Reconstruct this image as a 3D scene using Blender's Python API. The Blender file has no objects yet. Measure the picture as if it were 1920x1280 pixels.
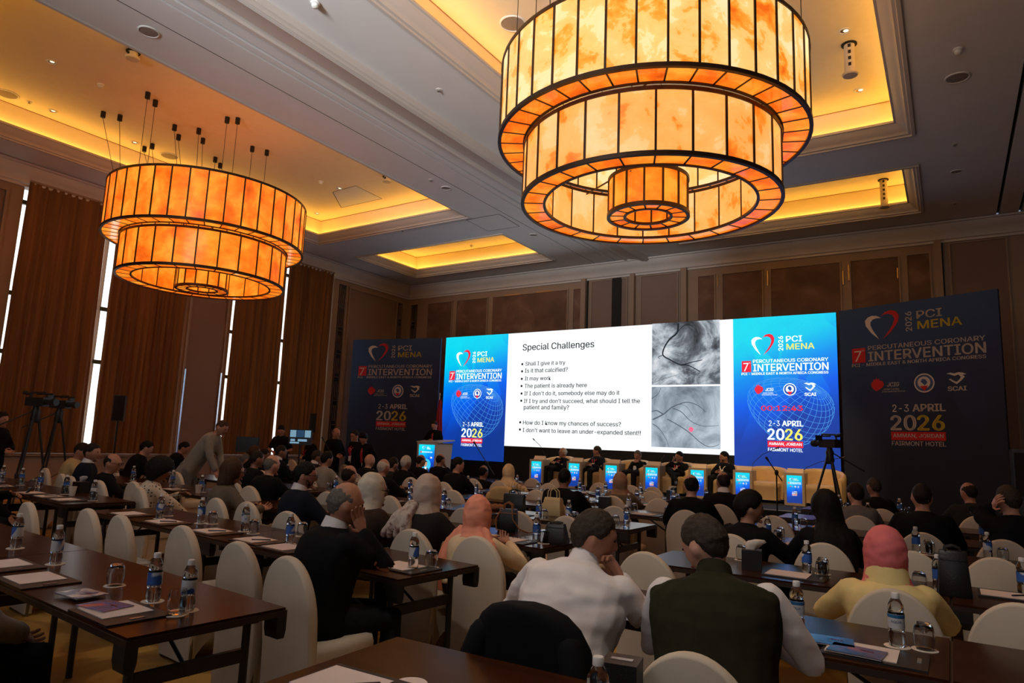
import bpy, math, random
from mathutils import Vector, Matrix, noise
random.seed(7)
S = bpy.context.scene
COL = S.collection
PI = math.pi
# ------------------------------------------------------------------ camera
F_PX = 1267.07
CAM_R = ((0.8411468, 0.5394421, 0.0383955), (0.0481915, -0.1454800, 0.9881868), (-0.5386554, 0.8293598, 0.1483666))
EYE = 1.55
cd = bpy.data.cameras.new('camera'); cam = bpy.data.objects.new('camera', cd); COL.objects.link(cam)
cd.sensor_width = 36; cd.lens = F_PX * 36 / 1920; cd.clip_end = 200; cd.clip_start = 0.05
r_, u_, f_ = (Vector(a) for a in CAM_R)
cam.matrix_world = Matrix(((r_.x, u_.x, -f_.x, 0), (r_.y, u_.y, -f_.y, 0), (r_.z, u_.z, -f_.z, EYE), (0, 0, 0, 1)))
S.camera = cam
# ------------------------------------------------------------------ world, light, exposure
S.view_settings.view_transform = 'Standard'
S.view_settings.look = 'None'
S.view_settings.exposure = 0.0
S.view_settings.gamma = 1.0
S.view_settings.use_curve_mapping = False
w = bpy.data.worlds.new('world'); S.world = w; w.use_nodes = True
w.node_tree.nodes['Background'].inputs[0].default_value = (0.6, 0.75, 1, 1)
w.node_tree.nodes['Background'].inputs[1].default_value = 0.3
S.cycles.max_bounces = 6; S.cycles.diffuse_bounces = 3; S.cycles.glossy_bounces = 3
S.cycles.transmission_bounces = 6; S.cycles.transparent_max_bounces = 8
S.cycles.caustics_reflective = False; S.cycles.caustics_refractive = False
S.cycles.use_denoising = True
S.cycles.sample_clamp_indirect = 4

def area(name, loc, aim, sx, sy, power, col):
    l = bpy.data.lights.new(name, 'AREA'); l.shape = 'RECTANGLE'; l.size = sx; l.size_y = sy; l.energy = power; l.color = col
    o = bpy.data.objects.new(name, l); COL.objects.link(o); o.location = loc
    d = Vector(aim) - Vector(loc); o.rotation_euler = d.to_track_quat('-Z', 'Y').to_euler()
    return o
# added fill lamps behind the camera, standing in for flash bounced off the ceiling
REAR_FILL = [area('added_rear_fill', (x, -5.7, 4.0), (x - 0.3, 0, 7.2), 2.2, 3.6, 45, (0.96, 0.97, 1.0)) for x in (-8.0, -3.6, 0.8)]
REAR_FILL.append(area('added_rear_fill', (-3.6, -5.6, 4.3), (-4.9, 1.6, 7.1), 2.2, 3.0, 200, (0.92, 0.96, 1.0))); REAR_FILL[-1].data.spread = math.radians(48)
for o in REAR_FILL[:3]: o.data.spread = math.radians(110)
# unseen warm spots added under the ceiling to brighten armchairs and audience
def spot(name, loc, aim, power, col, size, blend=.6, rad=.12):
    l = bpy.data.lights.new(name, 'SPOT'); l.energy = power; l.color = col; l.spot_size = math.radians(size); l.spot_blend = blend; l.shadow_soft_size = rad
    o = bpy.data.objects.new(name, l); COL.objects.link(o); o.location = loc; o.rotation_euler = (Vector(aim) - Vector(loc)).to_track_quat('-Z', 'Y').to_euler(); return o
spot('added_stage_fill', (-2.0, 11.5, 6.9), (-3.2, 15.6, .9), 760, (1, .70, .34), 36)
spot('added_stage_fill', (-7.6, 11.5, 6.9), (-7.0, 15.6, .9), 260, (1, .72, .38), 50)
spot('added_hall_fill', (-1.1, 1.0, 6.9), (-.9, 3.6, .8), 330, (1, .86, .72), 46)  # hall spots added as fill over the audience, with no fitting of their own
spot('added_hall_fill', (-7.5, 6.0, 6.9), (-7.5, 6.0, 0), 60, (1, .68, .40), 85)
spot('added_hall_fill', (-4.0, 9.0, 6.9), (-4.0, 9.0, 0), 70, (1, .68, .40), 85)

def ray(px, py):
    a, b = (px - 960) / F_PX, -(py - 640) / F_PX
    return r_ * a + u_ * b + f_
def at(px, py, Y):
    d = ray(px, py); t = Y / d.y
    return Vector((d.x * t, Y, EYE + d.z * t))
def atz(px, py, z):
    d = ray(px, py); t = (z - EYE) / d.z
    return Vector((d.x * t, d.y * t, z))
def atx(px, py, X):
    d = ray(px, py); t = X / d.x
    return Vector((X, d.y * t, EYE + d.z * t))
# ------------------------------------------------------------------ materials
MATS = {}
def mat(name, col, rough=0.6, metal=0.0, vary=0.12, scale=8.0, bump=0.0, bscale=None, emit=None, estr=0.0, trans=0.0, coat=0.0, spec=0.5, ior=1.45, stretch=None, alpha=1.0, sheen=0.0):
    if name in MATS: return MATS[name]
    m = bpy.data.materials.new(name); m.use_nodes = True; nt = m.node_tree; b = nt.nodes['Principled BSDF']
    tc = nt.nodes.new('ShaderNodeTexCoord'); src = tc.outputs['Object']
    if stretch:
        mp = nt.nodes.new('ShaderNodeMapping'); mp.inputs['Scale'].default_value = stretch
        nt.links.new(src, mp.inputs[0]); src = mp.outputs[0]
    if vary:
        n = nt.nodes.new('ShaderNodeTexNoise'); n.inputs['Scale'].default_value = scale; n.inputs['Detail'].default_value = 4
        nt.links.new(src, n.inputs['Vector'])
        r = nt.nodes.new('ShaderNodeValToRGB')
        r.color_ramp.elements[0].position = 0.3; r.color_ramp.elements[1].position = 0.7
        r.color_ramp.elements[0].color = (*[max(0, c * (1 - vary)) for c in col], 1)
        r.color_ramp.elements[1].color = (*[min(1, c * (1 + vary)) for c in col], 1)
        nt.links.new(n.outputs[0], r.inputs[0]); nt.links.new(r.outputs[0], b.inputs['Base Color'])
    else:
        b.inputs['Base Color'].default_value = (*col, 1)
    b.inputs['Roughness'].default_value = rough; b.inputs['Metallic'].default_value = metal
    b.inputs['Specular IOR Level'].default_value = spec; b.inputs['IOR'].default_value = ior
    b.inputs['Transmission Weight'].default_value = trans; b.inputs['Coat Weight'].default_value = coat
    b.inputs['Sheen Weight'].default_value = 0.0; b.inputs['Alpha'].default_value = alpha
    if emit:
        b.inputs['Emission Color'].default_value = (*emit, 1); b.inputs['Emission Strength'].default_value = estr
    if bump:
        n2 = nt.nodes.new('ShaderNodeTexNoise'); n2.inputs['Scale'].default_value = bscale or scale * 4; n2.inputs['Detail'].default_value = 3
        nt.links.new(src, n2.inputs['Vector'])
        bp = nt.nodes.new('ShaderNodeBump'); bp.inputs['Strength'].default_value = bump; bp.inputs['Distance'].default_value = 0.01
        nt.links.new(n2.outputs[0], bp.inputs['Height']); nt.links.new(bp.outputs[0], b.inputs['Normal'])
    MATS[name] = m; return m
def emat(name, col, s=1.0):
    if name in MATS: return MATS[name]
    m = bpy.data.materials.new(name); m.use_nodes = True; nt = m.node_tree; nt.nodes.clear()
    o = nt.nodes.new('ShaderNodeOutputMaterial'); e = nt.nodes.new('ShaderNodeEmission')
    e.inputs[0].default_value = (*col, 1); e.inputs[1].default_value = s
    nt.links.new(e.outputs[0], o.inputs[0]); MATS[name] = m; return m
def ramp_mat(name, stops, emis=0.0, scale=2.0, rough=0.3, detail=6, nrough=0.5, coat=0.0, distort=0.6, stretch=None, base=None, vor=False):
    """noise driven colour ramp, optionally giving off light"""
    if name in MATS: return MATS[name]
    m = bpy.data.materials.new(name); m.use_nodes = True; nt = m.node_tree; b = nt.nodes['Principled BSDF']
    tc = nt.nodes.new('ShaderNodeTexCoord'); oi = nt.nodes.new('ShaderNodeObjectInfo')
    ad = nt.nodes.new('ShaderNodeVectorMath'); ad.operation = 'MULTIPLY_ADD'; ad.inputs[1].default_value = (1, 1, 1)
    sc = nt.nodes.new('ShaderNodeVectorMath'); sc.operation = 'SCALE'; sc.inputs[0].default_value = (37, 17, 53)
    nt.links.new(oi.outputs['Random'], sc.inputs['Scale'])
    src = tc.outputs['Object']
    if stretch:
        mp = nt.nodes.new('ShaderNodeMapping'); mp.inputs['Scale'].default_value = stretch
        nt.links.new(src, mp.inputs[0]); src = mp.outputs[0]
    nt.links.new(src, ad.inputs[0]); nt.links.new(sc.outputs[0], ad.inputs[2])
    n = nt.nodes.new('ShaderNodeTexNoise'); n.inputs['Scale'].default_value = scale; n.inputs['Detail'].default_value = detail; n.inputs['Distortion'].default_value = distort; n.inputs['Roughness'].default_value = nrough
    nt.links.new(ad.outputs[0], n.inputs['Vector'])
    r = nt.nodes.new('ShaderNodeValToRGB'); el = r.color_ramp.elements
    el[0].position, el[0].color = stops[0][0], (*stops[0][1], 1)
    el[1].position, el[1].color = stops[-1][0], (*stops[-1][1], 1)
    for p, c in stops[1:-1]:
        e = el.new(p); e.color = (*c, 1)
    nt.links.new(n.outputs[0], r.inputs[0])
    if emis:
        nt.links.new(r.outputs[0], b.inputs['Emission Color']); b.inputs['Emission Strength'].default_value = emis
        b.inputs['Base Color'].default_value = (*(base or (0.25, 0.08, 0.02)), 1)
    else:
        nt.links.new(r.outputs[0], b.inputs['Base Color'])
    b.inputs['Roughness'].default_value = rough; b.inputs['Coat Weight'].default_value = coat
    MATS[name] = m; return m
# ------------------------------------------------------------------ mesh builder
class MB:
    def __init__(s): s.v = []; s.f = []
    def add(s, vs, fs):
        k = len(s.v); s.v += [tuple(p) for p in vs]; s.f += [tuple(i + k for i in f) for f in fs]; return s
    def box(s, x0, x1, y0, y1, z0, z1):
        return s.add([(x0, y0, z0), (x1, y0, z0), (x1, y1, z0), (x0, y1, z0), (x0, y0, z1), (x1, y0, z1), (x1, y1, z1), (x0, y1, z1)],
                     [(0, 3, 2, 1), (4, 5, 6, 7), (0, 1, 5, 4), (1, 2, 6, 5), (2, 3, 7, 6), (3, 0, 4, 7)])
    def cbox(s, c, sx, sy, sz): return s.box(c[0] - sx / 2, c[0] + sx / 2, c[1] - sy / 2, c[1] + sy / 2, c[2] - sz / 2, c[2] + sz / 2)
    def loft(s, rings, cap=True, close=True):
        n = len(rings[0]); k = len(s.v)
        for r in rings: s.v += [tuple(p) for p in r]
        for i in range(len(rings) - 1):
            for j in range(n if close else n - 1):
                j2 = (j + 1) % n
                s.f.append((k + i * n + j, k + i * n + j2, k + (i + 1) * n + j2, k + (i + 1) * n + j))
        if cap:
            s.f.append(tuple(k + j for j in reversed(range(n)))); s.f.append(tuple(k + (len(rings) - 1) * n + j for j in range(n)))
        return s
    def tube(s, pts, r, n=8, cap=True, round_ends=False, squash=1.0, side=None):
        pts = [Vector(p) for p in pts]; m = len(pts)
        rs = [r] * m if isinstance(r, (int, float)) else list(r)
        if round_ends:
            d0 = (pts[0] - pts[1]).normalized(); d1 = (pts[-1] - pts[-2]).normalized()
            pts = [pts[0] + d0 * rs[0] * .95, pts[0] + d0 * rs[0] * .6] + pts + [pts[-1] + d1 * rs[-1] * .6, pts[-1] + d1 * rs[-1] * .95]
            rs = [rs[0] * .25, rs[0] * .78] + rs + [rs[-1] * .78, rs[-1] * .25]; m += 4
        rings = []; up = None
        for i, p in enumerate(pts):
            d = (pts[min(i + 1, m - 1)] - pts[max(i - 1, 0)]).normalized()
            if up is None:
                a = Vector(side) if side else (Vector((0, 0, 1)) if abs(d.z) < .9 else Vector((1, 0, 0)))
                up = (a - d * a.dot(d)).normalized()
            else: up = (up - d * up.dot(d)).normalized()
            q = d.cross(up)
            rings.append([p + up * (rs[i] * math.cos(2 * PI * j / n)) + q * (rs[i] * squash * math.sin(2 * PI * j / n)) for j in range(n)])
        return s.loft(rings, cap)
    def lathe(s, prof, n=16, c=(0, 0, 0), cap=True):
        return s.loft([[(c[0] + r * math.cos(2 * PI * j / n), c[1] + r * math.sin(2 * PI * j / n), c[2] + z) for j in range(n)] for r, z in prof], cap)
    def ell(s, c, rx, ry, rz, M=None, nu=12, nv=8, fn=None):
        c = Vector(c); k = len(s.v)
        for i in range(nv + 1):
            t = PI * i / nv
            for j in range(nu):
                a = 2 * PI * j / nu
                d = Vector((math.sin(t) * math.cos(a), math.sin(t) * math.sin(a), math.cos(t)))
                p = Vector((d.x * rx, d.y * ry, d.z * rz)) if fn is None else fn(d)
                if M: p = M @ p
                s.v.append(tuple(c + p))
        for i in range(nv):
            for j in range(nu):
                j2 = (j + 1) % nu
                s.f.append((k + i * nu + j, k + (i + 1) * nu + j, k + (i + 1) * nu + j2, k + i * nu + j2))
        return s
    def poly(s, pts, t=0.0, axis=1):
        """flat polygon, extruded by t along an axis"""
        n = len(pts); a = [tuple(p) for p in pts]
        if not t: return s.add(a, [tuple(range(n))])
        b = []
        for p in a:
            q = list(p); q[axis] += t; b.append(tuple(q))
        return s.add(a + b, [tuple(range(n)), tuple(reversed(range(n, 2 * n)))] + [(i, i + n, (i + 1) % n + n, (i + 1) % n) for i in range(n)])
    def mesh(s, name, smooth=True, angle=40):
        me = bpy.data.meshes.new(name); me.from_pydata(s.v, [], s.f); me.validate(); me.update()
        fix_normals(me)
        if smooth:
            me.polygons.foreach_set('use_smooth', [True] * len(me.polygons)); me.set_sharp_from_angle(angle=math.radians(angle))
        return me
import bmesh
def fix_normals(me):
    bm = bmesh.new(); bm.from_mesh(me); bmesh.ops.recalc_face_normals(bm, faces=bm.faces); bm.to_mesh(me); bm.free()
def obj(name, mb, m, parent=None, loc=None, rot=None, smooth=True, angle=40):
    me = mb.mesh(name, smooth, angle) if isinstance(mb, MB) else mb
    o = bpy.data.objects.new(name, me); COL.objects.link(o)
    if m is not None:
        if len(me.materials) == 0: me.materials.append(m)
        elif me.materials[0] is not m:
            o.material_slots[0].link = 'OBJECT'; o.material_slots[0].material = m
    if parent is not None: o.parent = parent
    if loc is not None: o.location = loc
    if rot is not None: o.rotation_euler = rot
    return o
def tag(o, label, cat, group=None):
    o['label'] = label; o['category'] = cat
    if group: o['group'] = group
    return o
def empty(name, loc=(0, 0, 0), rz=0.0, label=None, cat=None, group=None):
    o = bpy.data.objects.new(name, None); COL.objects.link(o); o.location = loc; o.rotation_euler = (0, 0, rz)
    if label: tag(o, label, cat, group)
    return o
def struct(name, mb, m, parent=None, smooth=False, label=None):
    o = obj(name, mb, m, parent, smooth=smooth)
    if parent is None: o['kind'] = 'structure'
    if label: o['label'] = label
    return o
def clone(root, loc=None, rz=None, parent=None, label=None, group=None, recolour=None):
    c = root.copy(); COL.objects.link(c); c.parent = parent
    if loc is not None: c.location = loc
    if rz is not None: c.rotation_euler = (0, 0, rz)
    if label: c['label'] = label
    if group: c['group'] = group
    for ch in root.children: clone(ch, parent=c)
    return c
# a scratch scene in which modifiers and fonts are turned into plain meshes
TMP = bpy.data.scenes.new('scratch')
def bake(o, name):
    TMP.collection.objects.link(o); vl = TMP.view_layers[0]; vl.update()
    dg = vl.depsgraph; me = bpy.data.meshes.new_from_object(o.evaluated_get(dg), depsgraph=dg); me.name = name
    d = o.data; t = o.type; bpy.data.objects.remove(o)
    (bpy.data.meshes if t == 'MESH' else bpy.data.curves).remove(d)
    return me
def remesh(mb, voxel, name, smooth=3, fold=0.0, fscale=(3, 3, 9)):
    me = mb.mesh('scratch', False); o = bpy.data.objects.new('scratch', me)
    md = o.modifiers.new('r', 'REMESH'); md.mode = 'VOXEL'; md.voxel_size = voxel; md.use_smooth_shade = True
    if smooth:
        sm = o.modifiers.new('s', 'SMOOTH'); sm.factor = 0.5; sm.iterations = smooth
    me = bake(o, name)
    if fold:
        import array
        n3 = len(me.vertices) * 3; co = array.array('f', [0.0]) * n3; nr = array.array('f', [0.0]) * n3
        me.vertices.foreach_get('co', co); me.vertex_normals.foreach_get('vector', nr)
        for i in range(0, n3, 3):
            p = Vector((co[i] * fscale[0], co[i + 1] * fscale[1], co[i + 2] * fscale[2]))
            q = noise.noise(p) + 0.5 * noise.noise(p * 2.1)
            k = fold * (1 - abs(q) * 2.2)
            co[i] += nr[i] * k; co[i + 1] += nr[i + 1] * k; co[i + 2] += nr[i + 2] * k
        me.vertices.foreach_set('co', co)
    me.polygons.foreach_set('use_smooth', [True] * len(me.polygons))
    return me
FONTS = {}
try:    # the sans face that ships with Blender; the built-in one otherwise
    import os
    SANS = bpy.data.fonts.load(os.path.join(bpy.utils.system_resource('DATAFILES'), 'fonts', 'Inter.woff2'))
except Exception:
    SANS = None
def text_mesh(txt, bold=0.0, shear=0.0, space=1.0):
    k = (txt, bold, shear, space)
    if k in FONTS: return FONTS[k]
    c = bpy.data.curves.new('lettering', 'FONT'); c.body = txt; c.size = 1; c.font = SANS or c.font; c.resolution_u = 3; c.shear = shear; c.space_character = space
    me = bake(bpy.data.objects.new('lettering', c), 'lettering')
    V = [(v.co.x, v.co.y) for v in me.vertices]; P = [tuple(p.vertices) for p in me.polygons]; n = len(V)
    if bold:      # heavier weight: the strokes struck several times, slightly shifted
        sh = [(-bold, 0), (bold, 0), (0, bold * .5), (0, -bold * .5)][:4 if bold > .012 else 2]
        V, P = [(x + a, y + b) for a, b in sh for x, y in V], [tuple(i + n * q for i in f) for q in range(len(sh)) for f in P]
    xs = [v[0] for v in V]; ys = [v[1] for v in V]
    FONTS[k] = (V, P, min(xs), max(xs), min(ys), max(ys))
    bpy.data.meshes.remove(me); return FONTS[k]
ORD = ['first', 'second', 'third', 'fourth', 'fifth', 'sixth', 'seventh', 'eighth', 'ninth', 'tenth', 'eleventh', 'twelfth', 'thirteenth', 'fourteenth', 'fifteenth', 'sixteenth']
# ================================================================== the room
YW, XL, ZS = 18.2, -16.37, 7.0          # stage wall, window wall, soffit height
XR, YB = 9.0, -6.0
m_cream = mat('cream_paint', (0.31, 0.215, 0.15), 0.55, vary=0.05, scale=2)
m_ceil = mat('ceiling_paint', (0.74, 0.72, 0.71), 0.7, vary=0.03, scale=1.5)
m_mold = mat('moulding_paint', (0.60, 0.54, 0.49), 0.5, vary=0.03, scale=2)
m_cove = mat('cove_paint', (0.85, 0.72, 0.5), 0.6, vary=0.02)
m_brown = ramp_mat('marbled_fabric_panel', [(0.3, (0.10, 0.05, 0.03)), (0.55, (0.16, 0.08, 0.05)), (0.75, (0.24, 0.14, 0.09))], scale=1.6, rough=0.7, detail=8)
m_taupe = mat('taupe_fabric_panel', (0.24, 0.16, 0.125), 0.85, vary=0.06, scale=1.0, bump=0.1, bscale=120)
m_gold = mat('gilded_edge', (0.55, 0.32, 0.1), 0.3, 0.9, vary=0.05)
m_dark = mat('dark_gap', (0.015, 0.012, 0.01), 0.8, vary=0)
# carpet: ochre with broad brown scrolls
m_carpet = ramp_mat('swirled_ochre_carpet', [(0.35, (0.20, 0.095, 0.016)), (0.48, (0.30, 0.15, 0.026)), (0.52, (0.52, 0.29, 0.06)), (0.7, (0.44, 0.24, 0.045))], scale=0.55, rough=0.95, detail=3, distort=2.5)
struct('floor', MB().box(XL - 1, XR, YB, YW + .3, -0.05, 0), m_carpet, label='ochre and brown patterned carpet floor')
# openings of the four coffers: outer edge at soffit level (x0, x1, y0, y1) and lip inset
COF = [(-15.1, -9.65, 2.3, 12.8), (-15.1, -9.65, 14.2, 17.05), (-5.9, -0.25, 2.3, 12.75), (-5.9, -0.25, 14.15, 17.05)]
INS = 0.30
xs = sorted({XL - .4, XR, *[c[0] for c in COF], *[c[1] for c in COF], -8.28, -8.24, -8.12, -8.06, 1.10, 1.16, 1.5, 1.56})
ys = sorted({YB, YW, *[c[2] for c in COF], *[c[3] for c in COF]})
slots = [(-8.28, -8.24), (-8.12, -8.06), (1.10, 1.16), (1.5, 1.56)]
b = MB(); bs = MB()
for i in range(len(xs) - 1):
    for j in range(len(ys) - 1):
        cx, cy = (xs[i] + xs[i + 1]) / 2, (ys[j] + ys[j + 1]) / 2
        if any(c[0] < cx < c[1] and c[2] < cy < c[3] for c in COF): continue
        if any(a < cx < e for a, e in slots):
            bs.box(xs[i], xs[i + 1], ys[j], ys[j + 1], ZS + .12, ZS + .14); continue
        b.box(xs[i], xs[i + 1], ys[j], ys[j + 1], ZS, ZS + .14)
ceil = struct('ceiling', b, m_ceil, label='grey-white ceiling with deep glowing coffers')
obj('track_slot', bs, m_dark, ceil, smooth=False)
obj('panel_seam', MB().box(-8.775, -8.765, YB, YW, ZS - .003, ZS + .01), m_dark, ceil, smooth=False)
# moulded profile: inward distance, height
CROWN = [(0.0, 0.01), (0.0, -0.03), (0.05, -0.03), (0.06, -0.005), (0.10, 0.0), (0.115, 0.03), (0.15, 0.05), (0.21, 0.10), (0.255, 0.15), (0.265, 0.16), (0.30, 0.16), (0.30, 0.20), (0.26, 0.22)]
def frame_ring(c, d, z): return [(c[0] + d, c[2] + d, z), (c[1] - d, c[2] + d, z), (c[1] - d, c[3] - d, z), (c[0] + d, c[3] - d, z)]
m_strip = emat('cove_led_strip', (1.0, 0.55, 0.10), 12.0)
for n, c in enumerate(COF):
    struct('trim_%d' % (n + 1), MB().loft([frame_ring(c, d, ZS + z) for d, z in CROWN], cap=False), m_mold, smooth=True, label='stepped moulding around a ceiling coffer')
    zt = 7.72; back = -0.02
    b = MB()
    b.loft([frame_ring(c, INS, ZS + .2), frame_ring(c, back, ZS + .2), frame_ring(c, back, zt)], cap=False)
    b.add(frame_ring(c, back - .1, zt), [(0, 1, 2, 3)])
    struct('ceiling_coffer', b, m_cove, ceil, label='warm lit inside of a ceiling coffer')
    # shadow line where coffer wall and coffer ceiling meet
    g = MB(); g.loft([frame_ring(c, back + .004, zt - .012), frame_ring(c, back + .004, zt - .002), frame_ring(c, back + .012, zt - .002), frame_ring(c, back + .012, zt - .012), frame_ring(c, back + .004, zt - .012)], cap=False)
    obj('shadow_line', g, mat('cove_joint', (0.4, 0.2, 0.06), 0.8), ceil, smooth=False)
    t = empty('cove_light', ((c[0] + c[1]) / 2, (c[2] + c[3]) / 2, ZS + .2), 0, ['amber strip light hidden in the large coffer over the window-side chandelier', 'amber strip light hidden in the small coffer by the window-side stage corner', 'amber strip light hidden in the large coffer over the big near chandelier', 'amber strip light hidden in the small coffer above the white slide'][n], 'cove light')
    hx, hy = (c[1] - c[0]) / 2 - .05, (c[3] - c[2]) / 2 - .05
    for k, (x0, x1, y0, y1) in enumerate([(-hx, hx, -hy, -hy + .04), (-hx, hx, hy - .04, hy), (-hx, -hx + .04, -hy, hy), (hx - .04, hx, -hy, hy)]):
        obj('light_strip', MB().box(x0, x1, y0, y1, .02, .05), m_strip, t, smooth=False)
# the beam's crown moulding running towards the stage, right of the partition track
prof = [(-7.78, 0.0), (-7.76, -.03), (-7.70, -.03), (-7.69, -.01), (-7.62, .0), (-7.60, -.015), (-7.40, .03), (-7.22, .07), (-7.20, .055), (-7.17, .075), (-7.14, .06), (-7.11, .08), (-7.08, .065), (-7.05, .06), (-7.05, .0)]
for n, sgn in ((5, 1),):
    struct('trim_5', MB().loft([[(x, y, ZS + 1.8 * (z if z <= 0 else -z)) for x, z in prof] for y in (YB, YW - .35)], cap=False, close=False), m_mold, smooth=True, label='fluted moulding beside the partition track')
# cornices
CORN = [(0.0, 6.55), (0.05, 6.55), (0.06, 6.60), (0.10, 6.62), (0.12, 6.70), (0.20, 6.78), (0.27, 6.84), (0.30, 6.93), (0.34, 6.94), (0.34, 6.985)]
struct('trim_6', MB().loft([[(XL + d, y, z) for d, z in CORN] for y in (YB, YW)], cap=False, close=False), m_mold, smooth=True, label='moulded cornice above the curtains')
struct('trim_7', MB().loft([[(x, YW - d, z) for d, z in CORN] for x in (XL, XR)], cap=False, close=False), m_mold, smooth=True, label='moulded cornice along the stage wall')
# --- stage wall
wf = struct('wall_front', MB().box(XL - .3, XR, YW, YW + .3, 0, ZS), m_cream, label='cream panelled wall behind the stage')
def wallX(px, py=575): return at(px, py, YW).x
ztop = 6.33
for a, e, k in [(804, 848, 0), (858, 914, 0), (925, 1064, 0), (1076, 1092, 0), (1110, 1175, 1), (1203, 1270, 1), (1310, 1340, 0), (1356, 1430, 0), (1447, 1577, 0), (1598, 1688, 0), (1705, 1747, 0), (1788, 1894, 1)]:
    x0, x1 = wallX(a), wallX(e); zt = 6.5 if k else ztop
    # recessed fabric panel held by a proud frame
    pn = obj('panel', MB().box(x0, x1, YW - .012, YW + .01, 1.0, zt), m_taupe if k else m_brown, wf, smooth=False)
    fr = MB(); t = .035
    for q in ((x0 - t, x0, 1.0, zt + t), (x1, x1 + t, 1.0, zt + t), (x0, x1, zt, zt + t)): fr.box(q[0], q[1], YW - .04, YW, q[2], q[3])
    obj('panel_frame', fr, m_cream, wf, smooth=False)
for a, e in ((1092.5, 1101), (1184, 1192), (1279, 1290), (1757, 1771)):
    x0, x1 = wallX(a), wallX(e)
    obj('pilaster', MB().box(x0, x1, YW - .16, YW, 0, 6.6), m_cream, wf, smooth=False)
obj('shadow_gap', MB().box(-8.3, -8.0, YW - .05, YW, 0, ZS), m_dark, wf, smooth=False)
for a, e in ((1100.5, 1103), (1276, 1278.5), (1772, 1774)):
    obj('shadow_gap', MB().box(wallX(a), wallX(e), YW - .045, YW, 0, 6.6), m_dark, wf, smooth=False)
for px, z0, z1 in ((1346.5, 6.0, 6.3), (1441, 5.9, 6.3), (1583, 5.75, 6.1), (1594, 5.85, 6.25), (1686, 5.8, 6.05)):
    obj('gilded_edge', MB().box(wallX(px) - .012, wallX(px) + .012, YW - .05, YW, z0, z1), m_gold, wf, smooth=False)
for a, e in ((947, 977), (1007, 1036)):
    obj('gilded_edge', MB().box(wallX(a, 552), wallX(e, 552), YW - .05, YW, ztop + .005, ztop + .025), m_gold, wf, smooth=False)
def lattice_strip(parent, P0, ux, wd, z0, z1, nrm):
    """mirrored strip with dark fretwork bars"""
    def bx(u0, u1, za, zb, d0, d1):
        c = [P0 + ux * u + nrm * d for u in (u0, u1) for d in (d0, d1)]
        xa = [p.x for p in c]; ya = [p.y for p in c]
        return min(xa), max(xa), min(ya), max(ya), za, zb
    obj('mirror_strip', MB().box(*bx(0, wd, z0, z1, 0, .012)), mat('dark_mirror', (0.10, 0.09, 0.09), 0.12, 0.8, vary=0.1), parent, smooth=False)
    b = MB(); t = .018
    for u in (.03, wd - .03 - t): b.box(*bx(u, u + t, z0 + .05, z1 - .05, .012, .03))
    z = z0 + .1
    while z < z1 - .2:
        b.box(*bx(.03, wd - .03, z, z + t, .012, .03)); b.box(*bx(.03, wd - .03, z + .12, z + .12 + t, .012, .03))
        b.box(*bx(wd * .35, wd * .35 + t, z + .12, z + .62, .012, .03)); b.box(*bx(wd * .6, wd * .6 + t, z + .12, z + .62, .012, .03)); z += .75
    obj('fretwork', b, mat('bronze_fretwork', (0.22, 0.16, 0.13), 0.35, 0.6), parent, smooth=False)
lattice_strip(wf, Vector((wallX(772), YW, 0)), Vector((1, 0, 0)), wallX(783) - wallX(772), 1.0, 6.35, Vector((0, -1, 0)))
# --- window wall
ZSILL, ZHEAD = 0.95, 6.60
WIN = [(5.88, 9.74), (11.08, 14.62)]
wl = MB()
edges = [YB, 5.88, 9.74, 11.08, 14.62, YW]
for i in range(len(edges) - 1):
    y0, y1 = edges[i], edges[i + 1]
    if (y0, y1) in WIN:
        wl.box(XL - .3, XL, y0, y1, 0, ZSILL); wl.box(XL - .3, XL, y0, y1, ZHEAD, ZS)
    else: wl.box(XL - .3, XL, y0, y1, 0, ZS)
wl = struct('wall_left', wl, m_cream, label='cream wall with tall curtained windows')
for y0, y1 in ((9.9, 10.92), (4.45, 5.55), (15.3, 17.54)):
    z1 = 6.36
    obj('panel', MB().box(XL - .01, XL + .012, y0, y1, 1.0 if y0 > 14 else 0.3, z1), m_taupe, wl, smooth=False)
    fr = MB(); t = .05
    for q in ((y0 - t, y0, .25, z1 + t), (y1, y1 + t, .25, z1 + t), (y0, y1, z1, z1 + t)): fr.box(XL, XL + .05, q[0], q[1], q[2], q[3])
    obj('panel_frame', fr, m_cream, wl, smooth=False)
for y in (9.9, 10.92):
    obj('steel_edge', MB().box(XL, XL + .06, y - .02, y + .02, .6, 3.1), mat('bright_steel_edge', (0.7, 0.75, 0.85), 0.2, 1.0), wl, smooth=False)
lattice_strip(wl, Vector((XL, 14.85, 0)), Vector((0, 1, 0)), .3, .3, 6.42, Vector((1, 0, 0)))
lattice_strip(wl, Vector((XL, 17.65, 0)), Vector((0, 1, 0)), .22, .3, 6.35, Vector((1, 0, 0)))
struct('baseboard_left', MB().box(XL, XL + .04, YB, YW, 0, .16), m_cream)
m_day = emat('overcast_daylight', (1.0, 1.0, 0.98), 1.6)
m_frame = mat('white_window_frame', (0.55, 0.53, 0.5), 0.45, vary=0.03)
m_bar = mat('dark_window_bar', (0.06, 0.07, 0.05), 0.5)
m_sheer = mat('sheer_curtain', (0.8, 0.78, 0.74), 0.9, vary=0.04, alpha=0.55)
m_curtain = ramp_mat('bronze_curtain_cloth', [(0.3, (0.11, 0.042, 0.008)), (0.5, (0.19, 0.078, 0.014)), (0.7, (0.26, 0.11, 0.022))], scale=1.2, rough=0.75, detail=2, stretch=(6, 6, .15))
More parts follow.
